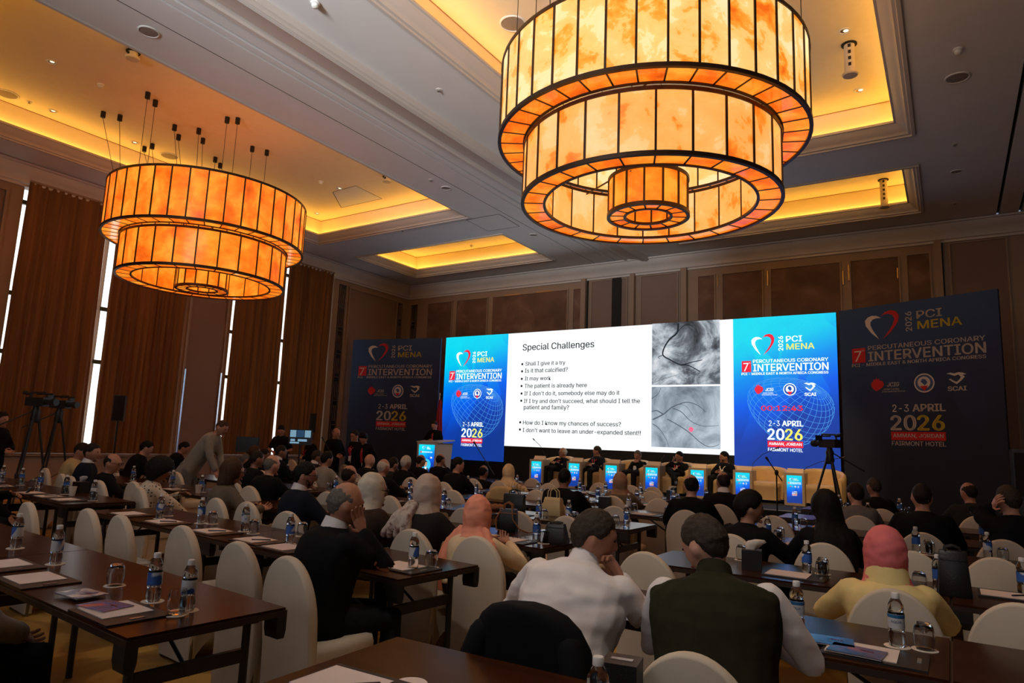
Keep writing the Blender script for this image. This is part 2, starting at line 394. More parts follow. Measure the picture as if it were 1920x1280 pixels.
def pleats(y0, y1, z0, z1, depth, pitch, x, taper=0.0, lean=0.0):
    rings = []; n = int((y1 - y0) / pitch * 6); zs = [z0 + (z1 - z0) * k / 8 for k in range(9)]
    ph = [random.uniform(-.5, .5) for _ in range(n // 6 + 3)]
    for z in zs:
        t = (z - z0) / (z1 - z0); row = []
        for i in range(n + 1):
            u = i / n; a = u * (y1 - y0) / pitch; q = ph[int(a)]
            yy = y0 + (y1 - y0) * u + lean * (1 - t) * (u - .5)
            row.append((x + depth * (.65 + .35 * q) * math.sin(2 * PI * a + .5 * q) * (.55 + .45 * (1 - t)) + .03 * noise.noise((yy * 3, z * .8, 1)), yy + .02 * noise.noise((yy * 5, z, 4)), z))
        rings.append(row)
    f = MB().loft(rings, cap=False, close=False)
    back = MB().loft([[(p[0] - .012, p[1], p[2]) for p in r] for r in rings], cap=False, close=False)
    f.add(back.v, back.f); return f
for n, (y0, y1) in enumerate(WIN):
    wn = empty('window_%d' % (n + 1), (XL - .15, (y0 + y1) / 2, ZSILL)); wn['kind'] = 'structure'
    h = (y1 - y0) / 2; H = ZHEAD - ZSILL
    obj('pane', MB().box(-.2, -.19, -h, h, 0, H), m_day, wn, smooth=False)
    b = MB()
    for yy in (-h, -.06, h - .08): b.box(-.17, -.09, yy, yy + .08, 0, H)
    obj('window_frame', b, m_frame, wn, smooth=False)
    for z in (2.05, 3.3, 5.3): obj('transom_bar', MB().box(-.16, -.08, -h, h, z, z + .09), m_bar, wn, smooth=False)
    obj('window_sill', MB().box(-.15, .22, -h - .1, h + .1, -.06, 0), m_cream, wn, smooth=False)
CUR = [(5.92, 7.56, .12, 'bronze pleated curtain beside the narrow slit at the edge of the picture'), (7.80, 9.72, -.05, 'bronze pleated curtain between the wide daylight gap and the taupe panel'),
       (11.10, 12.69, .05, 'bronze pleated curtain just past the taupe wall panel'), (12.76, 14.50, -.05, 'bronze pleated curtain nearest the stage banners')]
for y0, y1, ln, lab in CUR:
    c = empty('curtain', (XL + .02, (y0 + y1) / 2, .9), 0, lab, 'curtain', 'bronze curtains')
    m = (y0 + y1) / 2
    obj('drape', pleats(y0 - m, y1 - m, 0.06, 5.78, .06, .15, .09, lean=ln), m_curtain, c)
    obj('curtain_track', MB().box(0.03, .12, y0 - m, y1 - m, 5.76, 5.80), m_cream, c, smooth=False)
for y0, y1, lab in ((7.45, 7.70, 'white sheer curtain in the gap between two bronze curtains'), (14.5, 14.66, 'white sheer curtain edge beside the fretwork strip')):
    c = empty('sheer_curtain', (XL - .06, (y0 + y1) / 2, .95), 0, lab, 'curtain', 'white sheers'); m = (y0 + y1) / 2
    obj('drape', pleats(y0 - m, y1 - m, .02, 5.65, .02, .06, .02), m_sheer, c)
# --- unseen sides close the room
bw = MB()
added_openings_b = [(-9.2, -6.8), (-4.8, -2.4), (-.4, 2.0)]  # unseen window openings added to go with the rear fill lamps
xb = [XL - .3, -9.2, -6.8, -4.8, -2.4, -.4, 2.0, XR]
for i in range(len(xb) - 1):
    if i % 2: bw.box(xb[i], xb[i + 1], YB - .2, YB, 0, 1.1); bw.box(xb[i], xb[i + 1], YB - .2, YB, 6.1, ZS)
    else: bw.box(xb[i], xb[i + 1], YB - .2, YB, 0, ZS)
struct('wall_back', bw, m_cream); struct('wall_right', MB().box(XR, XR + .2, YB, YW, 0, ZS), m_cream)
# ------------------------------------------------------------------ ceiling fittings
m_white_pl = mat('white_plastic', (0.72, 0.70, 0.66), 0.4, vary=0.02)
m_black = mat('black_metal', (0.015, 0.013, 0.012), 0.45, 0.3, vary=0.1)
m_grille = mat('grey_grille', (0.25, 0.2, 0.17), 0.7, vary=0.1, scale=60)
m_lamp = emat('downlight_lamp', (1.0, 0.78, 0.45), 2.2)
ZC = 7.72
def downlight(px, py, z, label, r=.085):
    p = atz(px, py, z); t = empty('downlight', (p.x, p.y, z), 0, label, 'light', 'ceiling downlights')
    obj('rim', MB().lathe([(r, 0), (r, -.012), (r * .72, -.012), (r * .62, .0)], 20), m_white_pl, t)
    obj('reflector', MB().lathe([(r * .62, -.004), (r * .45, -.001), (r * .3, -.001)], 16), mat('gilt_reflector', (0.35, 0.2, 0.07), 0.25, 0.8), t)
    obj('lamp', MB().ell((0.02, 0, -.004), r * .42, r * .42, .006), m_lamp, t)
for px, py, lab in [(97, 116, 'lit downlight nearest the corner of the picture above the window-side chandelier'), (99, 208, 'lit downlight beside the ring plate over the cornice'), (252, 267, 'lit downlight between the hanging caps and the cornice'),
                    (378, 316, 'lit downlight peeking over the rim of the window-side chandelier'), (594, 400, 'lit downlight in the far corner of the window-side coffer'), (636, 353, 'lit downlight beside the square access hatch'),
                    (1583, 58, 'lit downlight above the perforated device in the near coffer'), (1611, 169, 'lit downlight below the perforated device in the near coffer')]:
    downlight(px, py, ZC, lab)
def disc(px, py, z, r, label, name='ceiling_speaker'):
    p = atz(px, py, z); t = empty(name, (p.x, p.y, z), 0, label, 'ceiling speaker')
    obj('rim', MB().lathe([(r, 0), (r, -.012), (r * .9, -.016), (r * .86, -.008)], 24), m_white_pl, t)
    obj('grille', MB().lathe([(r * .87, -.008), (r * .5, -.014), (0.001, -.015)], 20), m_grille, t)
for px, py, z, r, lab in [(279, 59, ZS, .14, 'round ceiling speaker on the beam near the top edge'), (13, 176, ZC, .2, 'round ceiling speaker at the picture edge above the curtains'), (318, 292, ZC, .2, 'round ceiling speaker behind the hanging caps'),
                          (962, 44, ZC, .2, 'round ceiling speaker beside the big near chandelier'), (1795, 145, ZS, .16, 'round dark ceiling speaker on the banner-side soffit'), (1000, 440, ZS, .11, 'small round speaker on the blue-lit soffit'), (836, 352, ZS, .11, 'small round speaker on the beam beside the window-side coffer'), (1793, 321, ZS, .1, 'small round ceiling disc on the banner-side soffit')]:
    disc(px, py, z, r, lab)
def detector(px, py, z, label, r=.06):
    p = atz(px, py, z); t = empty('smoke_detector', (p.x, p.y, z), 0, label, 'smoke detector')
    obj('base', MB().lathe([(r, 0), (r, -.02), (r * .9, -.025)], 20), m_white_pl, t); obj('sensor', MB().lathe([(r * .75, -.025), (r * .7, -.06), (r * .4, -.075), (.001, -.076)], 16), m_white_pl, t)
for px, py, z, lab in [(591, 5, ZS, 'white smoke detector at the top edge on the grey ceiling'), (1796, 92, ZS, 'dark smoke detector on the banner-side soffit'), (189, 158, ZC, 'small smoke detector in the window-side coffer'), (602, 340, ZC, 'small smoke detector near the access hatch'), (885, 460, ZC, 'small smoke detector in the glowing small coffer')]:
    detector(px, py, z, lab)
def sprinkler(px, py, z, label):
    p = atz(px, py, z); t = empty('sprinkler', (p.x, p.y, z), 0, label, 'sprinkler')
    obj('plate', MB().lathe([(.05, 0), (.05, -.006), (.02, -.01)], 16), m_white_pl, t); obj('head', MB().lathe([(.012, -.01), (.012, -.03), (.03, -.032), (.001, -.034)], 12), m_grille, t)
for px, py, z, lab in [(823, 168, ZS, 'ceiling sprinkler on the grey strip above the beam moulding'), (808, 337, ZS, 'ceiling sprinkler on the beam near the coffer corner'), (1790, 270, ZS, 'ceiling sprinkler on the banner-side soffit, upper one'), (1790, 380, ZS, 'ceiling sprinkler on the banner-side soffit, lower one'), (55, 191, ZC, 'ceiling sprinkler with ring plate above the curtain cornice'), (755, 432, ZS, 'ceiling sprinkler on the blue-lit soffit between coffers')]:
    sprinkler(px, py, z, lab)
m_dev = mat('cream_device', (0.6, 0.5, 0.36), 0.45, vary=0.03)
def periscope(px, py, z, ln, label):
    p = atz(px, py, z); t = empty('perforated_ceiling_device', (p.x, p.y, z), 0, label, 'ceiling device')
    obj('collar', MB().lathe([(.11, 0), (.11, -.015), (.085, -.02)], 20), m_dark, t)
    obj('column', MB().lathe([(.075, 0), (.075, -ln)], 20), m_dev, t)
    obj('foot_plate', MB().lathe([(.11, -ln), (.115, -ln - .015), (.1, -ln - .035), (.001, -ln - .04)], 20), m_dev, t)
    for k in range(max(1, int(ln / .11))):
        a = -PI / 2 + .1
        obj('hole', MB().cbox((.073 * math.cos(a), .073 * math.sin(a), -.06 - k * .1), .04, .02, .05), m_dark, t, smooth=False)
periscope(1592, 83, ZC, .48, 'perforated cream column hanging in the big near coffer')
periscope(1656, 337, ZC, .62, 'perforated cream column hanging in the small coffer near the banner')
periscope(250, 97, ZC, .1, 'short cream device at the edge of the window-side coffer')
periscope(726, 331, ZC, .1, 'short cream device at the beam side of the window-side coffer')
periscope(985, 455, ZC, .25, 'short cream device in the small coffer above the slide')
def hatch(pts, z, label):
    q = [atz(*p, z) for p in pts]; b = MB()
    for i in range(4):
        a, e = q[i], q[(i + 1) % 4]; d = (e - a).normalized(); s = Vector((-d.y, d.x, 0)) * .008
        b.add([a - s + Vector((0, 0, -.004)), e - s + Vector((0, 0, -.004)), e + s + Vector((0, 0, -.004)), a + s + Vector((0, 0, -.004))], [(0, 1, 2, 3)])
    hp = obj('access_hatch', MB().add([p + Vector((0, 0, -.003)) for p in q], [(0, 1, 2, 3)]), m_ceil, smooth=False); tag(hp, label, 'ceiling hatch')
    obj('hatch_joint', b, m_dark, hp, smooth=False)
hatch([(624, 360), (667, 348), (716, 372), (640, 389)], ZC, 'square access hatch in the window-side coffer')
hatch([(874, 412), (936, 401), (974, 424), (915, 433)], ZS, 'square access hatch in the blue-lit soffit')
# ------------------------------------------------------------------ chandeliers
m_alab = ramp_mat('glowing_alabaster_glass', [(0.30, (0.80, 0.12, 0.004)), (0.38, (0.95, 0.26, 0.015)), (0.43, (1.0, 0.38, 0.05)), (0.445, (1.0, 0.52, 0.14)), (0.54, (1.0, 0.60, 0.20)), (0.555, (1.0, 0.72, 0.34)), (0.72, (1.0, 0.78, 0.45))], emis=1.1, scale=2.2, rough=0.12, detail=9, nrough=.62, distort=0.35, coat=0.15)
m_alab2 = ramp_mat('glowing_orange_alabaster_glass', [(0.30, (0.62, 0.07, 0.003)), (0.40, (0.90, 0.13, 0.005)), (0.50, (1.0, 0.21, 0.010)), (0.64, (1.0, 0.36, 0.03))], emis=1.05, scale=2.2, rough=0.12, detail=9, nrough=.62, distort=0.35, coat=0.15)
m_alab3 = ramp_mat('glowing_peach_alabaster_glass', [(0.30, (0.75, 0.09, 0.003)), (0.39, (0.95, 0.20, 0.012)), (0.425, (1.0, 0.30, 0.035)), (0.44, (1.0, 0.40, 0.085)), (0.55, (1.0, 0.46, 0.12)), (0.57, (1.0, 0.54, 0.20)), (0.72, (1.0, 0.62, 0.28))], emis=1.05, scale=1.9, rough=0.12, detail=9, nrough=.6, distort=0.35, coat=0.15)
m_bronze = mat('dark_bronze_frame', (0.06, 0.035, 0.022), 0.4, 0.7, vary=0.1)
def pane_vert(R, h, n):
    a = PI / n * .965; k = 4
    rows = [[(r * math.sin(-a + 2 * a * i / k), r * math.cos(-a + 2 * a * i / k), z) for i in range(k + 1)] for r, z in ((R, 0), (R, h), (R - .012, h), (R - .012, 0))]
    return MB().loft(rows + [rows[0]], cap=False, close=False).mesh('pane')
def pane_ring(R, r, n):
    a = PI / n * .96; k = 3
    rows = [[(q * math.sin(-a + 2 * a * i / k), q * math.cos(-a + 2 * a * i / k), z) for i in range(k + 1)] for q, z in ((R - .012, 0), (r + .01, 0), (r + .01, .01), (R - .012, .01))]
    return MB().loft(rows + [rows[0]], cap=False, close=False).mesh('ring_pane')
def hoop(R, z, wd, ht, n=72):
    return MB().loft([[(q * math.cos(2 * PI * i / n), q * math.sin(2 * PI * i / n), zz) for i in range(n)] for q, zz in ((R, z), (R + wd, z), (R + wd, z + ht), (R, z + ht), (R, z))], cap=False)
TIERS = [('upper_tier', 1.785, 1.49, 38, 0.0, 0.90), ('lower_tier', 1.482, 1.225, 26, -0.735, 0.66), ('inner_drum', 0.46, 0.27, 14, -0.86, 0.42)]
TM = {}
for nm, R, r, n, z0, h in TIERS:
    TM[nm] = (pane_vert(R, h, n), pane_ring(R, r, n),
              MB().box(-.011, .011, R - .014, R + .014, 0, h).mesh('bar', False), MB().box(-.009, .009, r, R, -.006, .014).mesh('bar', False))
def chandelier(x, y, zb, label, caps, m_alab=m_alab):
    t = empty('chandelier', (x, y, zb), .06, label, 'chandelier', 'tiered drum chandeliers')
    for nm, R, r, n, z0, h in TIERS:
        tier = empty(nm, (0, 0, z0)); tier.parent = t
        pv, pr, bv, br = TM[nm]
        for k in range(n):
            a = 2 * PI * k / n
            obj('glass_pane', pv, m_alab2 if nm == 'inner_drum' else (m_alab3 if nm == 'lower_tier' and m_alab is not m_alab2 else m_alab), tier, rot=(0, 0, a)); obj('ring_pane', pr, m_alab2, tier, rot=(0, 0, a))
            obj('upright_bar', bv, m_bronze, tier, rot=(0, 0, a + PI / n)); obj('spoke_bar', br, m_bronze, tier, rot=(0, 0, a + PI / n))
        obj('top_hoop', hoop(R - .015, h - .005, .03, .04), m_bronze, tier); obj('bottom_hoop', hoop(R - .02, -.022, .04, .045), m_bronze, tier); obj('inner_hoop', hoop(r - .015, -.015, .03, .03), m_bronze, tier)
        b = MB()
        for k in range(3):
            a = 2 * PI * k / 3 + .4
            b.tube([(0, 0, h - .06), (R * math.cos(a), R * math.sin(a), h - .02)], .012, 6)
        obj('cross_arm', b, m_bronze, tier)
    for wx, wy, R, zt in caps:
        c = obj('ceiling_cap', MB().lathe([(.045, 0), (.045, -.12), (.03, -.125)], 14), m_black, t, loc=(wx, wy, ZC - zb))
        q = Vector((wx, wy)); q2 = q.normalized() * R if q.length > R else q
        obj('cable', MB().tube([(0, 0, -.12), (q2.x - wx, q2.y - wy, zt - (ZC - zb))], .005, 5), m_black, c)
    return t
ZB = 1.55 + 3.35 * 1.062
def capset(n): return [(rr * math.cos(a), rr * math.sin(a), 1.76, .88) if k % 2 == 0 else (rr * math.cos(a), rr * math.sin(a), 1.46, -.1) for k in range(n) for rr, a in [((1.72 if k % 2 == 0 else 1.44), 2 * PI * k / n + .2)]]
caps = [(330, 175), (346, 191), (246, 218), (279, 224), (331, 287), (346, 281), (387, 241), (396, 261), (435, 247), (444, 267), (490, 222), (511, 223), (470, 305), (480, 317), (542, 281), (571, 288)]
C2 = (-12.02, 7.45); C1 = (-2.87, 7.25)
cl = []
for k, (px, py) in enumerate(caps):
    p = atz(px, py, ZC); sx = .92
    cl.append(((p.x - C2[0] - .55) * sx, (p.y - C2[1] - .38) * sx, 1.76 if k not in (6, 7, 8, 9) else .45, .88 if k not in (6, 7, 8, 9) else -.4))
chandelier(*C2, ZB, 'amber drum chandelier with two tiers hanging by the curtains', cl, m_alab2)
chandelier(*C1, ZB, 'huge amber drum chandelier with two tiers hanging near the camera', capset(12))
# ================================================================== stage, screen and banners
YS = 16.8
ZST = 0.5
m_stage = mat('black_stage_cloth', (0.012, 0.012, 0.013), 0.8, vary=0.2)
st = empty('stage_platform', (-8.5, 15.3, 0), 0, 'low black stage platform below the big screen', 'stage')
obj('deck', MB().box(-4.0, 6.55, -1.47, 1.48, .44, ZST).box(-5.0, -4.0, -1.47, .30, .44, ZST), m_stage, st, smooth=False)
obj('skirt', MB().box(-4.0, 6.5, -1.43, 1.48, 0, .44).box(-4.95, -4.0, -1.43, .28, 0, .44), m_stage, st, smooth=False)
obj('edge_strip', MB().box(-5.0, 6.55, -1.48, -1.465, .475, .495), mat('steel_edge', (0.6, 0.6, 0.62), 0.3, 0.9), st, smooth=False)
m_wht_e = emat('screen_white', (0.86, 0.95, 1), 1.3); m_slide_e = emat('slide_white', (0.97, 0.99, 1), 1.04); m_yel_e = emat('screen_yellow', (1.0, 0.93, 0.16), 1.0); m_red_e = emat('screen_red', (0.90, 0.03, 0.06), 1.0)
m_ink_e = emat('screen_ink', (0.012, 0.014, 0.018), 1.0); m_cyan_e = emat('screen_light_blue', (0.10, 0.42, 1.0), 0.8)
m_prw = mat('print_white', (0.68, 0.58, 0.52), 0.7, vary=0.04); m_pry = mat('print_yellow', (0.75, 0.55, 0.04), 0.7, vary=0.04); m_prr = mat('print_red', (0.55, 0.01, 0.01), 0.7, vary=0.04); m_prb = mat('print_blue_line', (0.05, 0.10, 0.22), 0.7, vary=0.04)
def blue_panel_mat(name, W, H, emis):
    m = bpy.data.materials.new(name); m.use_nodes = True; nt = m.node_tree; b = nt.nodes['Principled BSDF']
    tc = nt.nodes.new('ShaderNodeTexCoord'); mp = nt.nodes.new('ShaderNodeMapping'); mp.inputs['Scale'].default_value = (1 / W, 0, 1 / H)
    nt.links.new(tc.outputs['Object'], mp.inputs[0])
    vo = nt.nodes.new('ShaderNodeTexVoronoi'); vo.inputs['Scale'].default_value = 3.5; nt.links.new(mp.outputs[0], vo.inputs['Vector'])
    sp = nt.nodes.new('ShaderNodeSeparateXYZ'); nt.links.new(mp.outputs[0], sp.inputs[0])
    cs = nt.nodes.new('ShaderNodeSeparateColor'); nt.links.new(vo.outputs['Color'], cs.inputs[0])
    m1 = nt.nodes.new('ShaderNodeMath'); m1.operation = 'MULTIPLY_ADD'; nt.links.new(sp.outputs[0], m1.inputs[0]); m1.inputs[1].default_value = -.22; nt.links.new(sp.outputs[2], m1.inputs[2])
    m2 = nt.nodes.new('ShaderNodeMath'); m2.operation = 'MULTIPLY_ADD'; nt.links.new(cs.outputs[0], m2.inputs[0]); m2.inputs[1].default_value = .12; nt.links.new(m1.outputs[0], m2.inputs[2])
    r = nt.nodes.new('ShaderNodeValToRGB'); el = r.color_ramp.elements
    if emis: st = [(0.02, (0.004, 0.045, 0.33)), (0.25, (0.005, 0.055, 0.45)), (0.45, (0.0, 0.13, 0.95)), (0.62, (0.0, 0.32, 1.0)), (0.78, (0.0, 0.68, 1.0)), (0.95, (0.0, 0.80, 1.0))]
    else: st = [(0.02, (0.006, 0.008, 0.020)), (0.35, (0.008, 0.013, 0.038)), (0.6, (0.013, 0.028, 0.085)), (0.8, (0.02, 0.055, 0.15)), (0.95, (0.022, 0.065, 0.18))]
    el[0].position, el[0].color = st[0][0], (*st[0][1], 1); el[1].position, el[1].color = st[-1][0], (*st[-1][1], 1)
    for p, c in st[1:-1]:
        e = el.new(p); e.color = (*c, 1)
    nt.links.new(m2.outputs[0], r.inputs[0])
    if emis:
        nt.links.new(r.outputs[0], b.inputs['Emission Color']); b.inputs['Emission Strength'].default_value = emis; b.inputs['Base Color'].default_value = (.01, .01, .01, 1); b.inputs['Roughness'].default_value = .5
    else:
        nt.links.new(r.outputs[0], b.inputs['Base Color']); b.inputs['Roughness'].default_value = .75
    return m
class Flat:
    """draws print in a plane facing -Y: x to the right, z up, origin at the top left corner"""
    def __init__(s, parent, W, Sv, off, v0=0.0, x0=0.0, ztop=0.0): s.p, s.W, s.S, s.o, s.v0, s.x0, s.zt = parent, W, Sv, off, v0, x0, ztop
    def xy(s, u, v): return s.x0 + u * s.W, s.zt - (s.v0 + v * s.S)
    def text(s, txt, uc, vc, wd=None, cap=.05, m=None, bold=.012, rot=0, shear=0, lab=None, layer=1, space=1.0):
        vs, fs, a, b_, c, d = text_mesh(txt, bold, shear, space)
        k = cap * s.S / (d - c); X, Z = s.xy(uc, vc)
        kx = (wd * s.W / (b_ - a)) if wd else k
        V = []
        for x, y in vs:
            X1, Y1 = (x - (a + b_) / 2) * kx, (y - (c + d) / 2) * k
            if rot: X1, Y1 = -Y1, X1
            V.append((X + X1, -s.o * layer, Z + Y1))
        o = obj('lettering', MB().add(V, fs), m, s.p, smooth=False)
        return o
    def shape(s, pts, uc, vc, wd, ht, m, name='logo', layer=1):
        X, Z = s.xy(uc, vc)
        return obj(name, MB().poly([(X + p[0] * wd * s.W, -s.o * layer, Z + p[1] * ht * s.S) for p in pts]), m, s.p, smooth=False)
HEART_L = [(-.08, -.5), (-.30, -.25), (-.46, .03), (-.48, .22), (-.40, .33), (-.28, .38), (-.14, .36), (0, .26), (-.14, .27), (-.25, .24), (-.32, .15), (-.32, .03), (-.26, -.14)]
HEART_R = [(-.02, .32), (.12, .46), (.28, .5), (.42, .44), (.5, .28), (.48, .10), (.40, -.06), (.25, -.28), (.02, -.5), (.22, -.2), (.33, 0), (.37, .18), (.32, .32), (.2, .38), (.08, .37)]
RECT = [(-.5, -.5), (.5, -.5), (.5, .5), (-.5, .5)]
ORGAN = [(-.1, -.5), (-.35, -.28), (-.48, 0), (-.42, .2), (-.28, .28), (-.3, .42), (-.2, .44), (-.16, .3), (-.1, .5), (0, .5), (.02, .32), (.1, .46), (.2, .42), (.16, .28), (.32, .3), (.44, .2), (.5, 0), (.4, -.2), (.15, -.4)]
WING = [(-.5, .42), (-.3, .5), (-.1, .42), (.1, .5), (.3, .46), (.5, .3), (.3, .26), (.42, .1), (.2, -.25), (0, -.5), (-.2, -.3), (-.4, -.05), (-.3, -.02), (-.12, -.22), (0, -.3), (.15, -.1), (.22, .1), (.1, .3), (-.1, .2), (-.3, .34)]
def circ(n=28): return [(.5 * math.cos(2 * PI * i / n), .5 * math.sin(2 * PI * i / n)) for i in range(n)]
def poster(F, W_, Y_, R_, dv=0.0, detail=True, timer=False, B_=None):
    a = F.W / F.S                      # keeps round things round
    F.shape(HEART_L, .30, .29, .235, .222 , W_); F.shape(HEART_R, .30, .29, .235, .222, R_)
    F.text('2026', .478, .285, None, .048, W_, .02, rot=1); F.text('PCI', .607, .243, .155, .062, W_, .014); F.text('MENA', .665, .322, .265, .062, Y_, .014)
    F.shape(RECT, .134, .515, .095, .118, R_, 'red_square'); F.text('7', .128, .52, .05, .085, W_, 0, layer=2); F.text('th', .165, .478, .018, .014, W_, 0, layer=2)
    F.text('INTERVENTION', .56, .53, .72, .078, W_, .016); F.text('PERCUTANEOUS CORONARY', .56, .462, .72, .036, W_, .014); F.text('PCI - MIDDLE EAST & NORTH AFRICA CONGRESS', .5, .592, .835, .026, W_, .02)
    F.shape(ORGAN, .255, .755, .09, .10, R_); F.text('JCIG', .36, .758, .08, .033, W_, .02, shear=.2)
    if detail: F.text('Jordan Cardiac', .345, .792, .105, .016, W_, .005); F.text('International Group', .36, .812, .15, .016, W_, .005)
    F.shape(circ(), .556, .758, .125, .125 * a, W_, 'emblem_ring'); F.shape(circ(), .556, .758, .108, .108 * a, B_, 'emblem_ring', 2); F.shape(circ(), .556, .755, .078, .078 * a, W_, 'emblem_ring', 3); F.shape([(-.5, .5), (.5, .5), (0, -.5)], .556, .80, .05, .04, R_, 'emblem_tip', 4); F.shape([(-.5, .1), (-.2, .5), (.3, .4), (.5, -.1), (.1, -.5), (-.2, -.2)], .556, .752, .04, .05, B_, 'emblem_mark', 4)
    F.shape(WING, .747, .735, .115, .085, W_); F.text('SCAI', .747, .808, .108, .033, W_, .03)
    if timer: F.text('00:12:43', .474, .947, .40, .052, R_, .02)
    F.text('2-3', .40, 1.10 + dv, .105, .055, W_, 0); F.text('APRIL', .575, 1.10 + dv, .20, .055, W_, .025); F.text('20', .413, 1.21 + dv, .165, .115, W_, .022); F.text('26', .583, 1.21 + dv, .165, .115, Y_, .022)
    F.shape(RECT, .5, 1.308 + dv, .335, .062, R_, 'red_bar'); F.text('AMMAN, JORDAN', .5, 1.308 + dv, .31, .034, W_, .012, layer=2); F.text('FAIRMONT HOTEL', .5, 1.363 + dv, .33, .034, W_, .014)
def globe(F, m, uc, vc, R):
    """wire-frame globe, printed as thin lines"""
    b = MB(); X, Z = F.xy(uc, vc); Rm = Matrix.Rotation(.6, 3, 'X') @ Matrix.Rotation(.5, 3, 'Y'); r = R * F.W; wd = .0045
    lines = []
    for k in range(1, 18):
        t = PI * k / 18; lines.append([Vector((math.sin(t) * math.cos(a), math.sin(t) * math.sin(a), math.cos(t))) for a in [2 * PI * i / 48 for i in range(49)]])
    for k in range(28):
        a = 2 * PI * k / 28; lines.append([Vector((math.sin(t) * math.cos(a), math.sin(t) * math.sin(a), math.cos(t))) for t in [PI * i / 24 for i in range(25)]])
    for L in lines:
        L = [Rm @ p for p in L]
        for p, q in zip(L, L[1:]):
            if p.y > .05 or q.y > .05: continue
            def P(p): return Vector((X + p.x * r * (1 + .25 * p.z), 0, Z + p.z * r * .85 - .12 * r * p.x))
            A, B = P(p), P(q); d = B - A
            if d.length < 1e-4: continue
            s = Vector((-d.z, 0, d.x)).normalized() * wd
            b.add([(v.x, -F.o * .5, v.z) for v in (A - s, B - s, B + s, A + s)], [(0, 1, 2, 3)])
    obj('globe_lines', b, m, F.p, smooth=False)
led = empty('led_wall', (at(837, 633, YS).x, YS, 0), 0, 'huge lit video wall with white slide between two blue panels', 'screen')
X0 = led.location.x
xa, xb2, xc, xd = 0.0, at(949.5, 730, YS).x - X0, at(1375.6, 720, YS).x - X0, at(1571.5, 720, YS).x - X0
ZT, ZBw, ZBb = 4.80, 1.46, 0.99
obj('cabinet', MB().box(xa, xd, .02, .22, .5, ZT), m_black, led, smooth=False)
obj('dark_base', MB().box(xb2, xc, .0, .03, .5, ZBw), m_stage, led, smooth=False)
def screen_panel(name, x0, x1, z0, z1, m):
    o = obj(name, MB().box(0, x1 - x0, 0, .03, z0 - z1, 0), m, led, loc=(x0, 0, z1), smooth=False); return o
W1 = xb2 - xa; W3 = xd - xc
pl = screen_panel('side_panel', xa, xb2, ZBb, ZT, None); pr = screen_panel('side_panel', xc, xd, ZBb, ZT, None)
for o, W in ((pl, W1), (pr, W3)): o.data.materials.append(blue_panel_mat('blue_screen_gradient', W, 3.81, .9))
MATS.pop('x', None)
for o in (pl, pr):      # gradient is measured upward from the panel's foot
    for v in o.data.vertices: v.co.z += 3.81
    o.location.z = ZBb
m_badge_e = emat('screen_badge_blue', (0.02, 0.10, 0.5), .9)
for o, W, tm, dv in ((pl, W1, False, .05), (pr, W3, True, 0)):
    F = Flat(o, W, W, .003, ztop=3.81); globe(F, m_cyan_e, .55, .98, .40); poster(F, m_wht_e, m_yel_e, m_red_e, dv, True, tm, m_badge_e)
sl = screen_panel('slide', xb2, xc, ZBw, ZT, m_slide_e)
def slide_text(txt, px0, py, px1, bold=.011, lab=None):
    A = at(px0, py, YS); B = at(px1, py, YS); vs, fs, a, b_, c, d = text_mesh(txt, bold)
    k = (B.x - A.x) / (b_ - a)
    lx, lz = A.x - X0 - xb2, A.z - ZT
    obj('lettering', MB().add([(lx + (x - a) * k, -.004, lz + y * k * .98) for x, y in vs], fs), m_ink_e, sl, smooth=False)
for t, x0, y, x1 in [('Special Challenges', 980, 657, 1114), ('Shall I give it a try', 985.3, 685.4, 1060), ('Is it that calcified?', 984, 698.5, 1064.6), ('It may work', 984, 713, 1033), ('The patient is already here', 983.3, 727, 1100.5), ("If I don't do it, somebody else may do it", 983, 741, 1161.7),
                     ("If I try and don't succeed, what should I tell the", 982.3, 755.2, 1200), ('patient and family?', 982, 767, 1067), ('How do I know my chances of success?', 980.6, 795.5, 1164.4), ("I don't want to leave an under-expanded stent!!", 980, 809.5, 1201.6)]:
    slide_text(t, x0, y, x1)
for x, y in ((979.5, 682.5), (979, 696), (978.5, 710), (978, 723.5), (978, 737.5), (977.5, 751), (975.5, 791.5), (975, 805)):
    p = at(x, y, YS); lx, lz = p.x - X0 - xb2, p.z - ZT
    obj('bullet', MB().poly([(lx + .035 * q[0] * 2, -.004, lz + .035 * q[1] * 2) for q in circ(10)]), m_ink_e, sl, smooth=False)
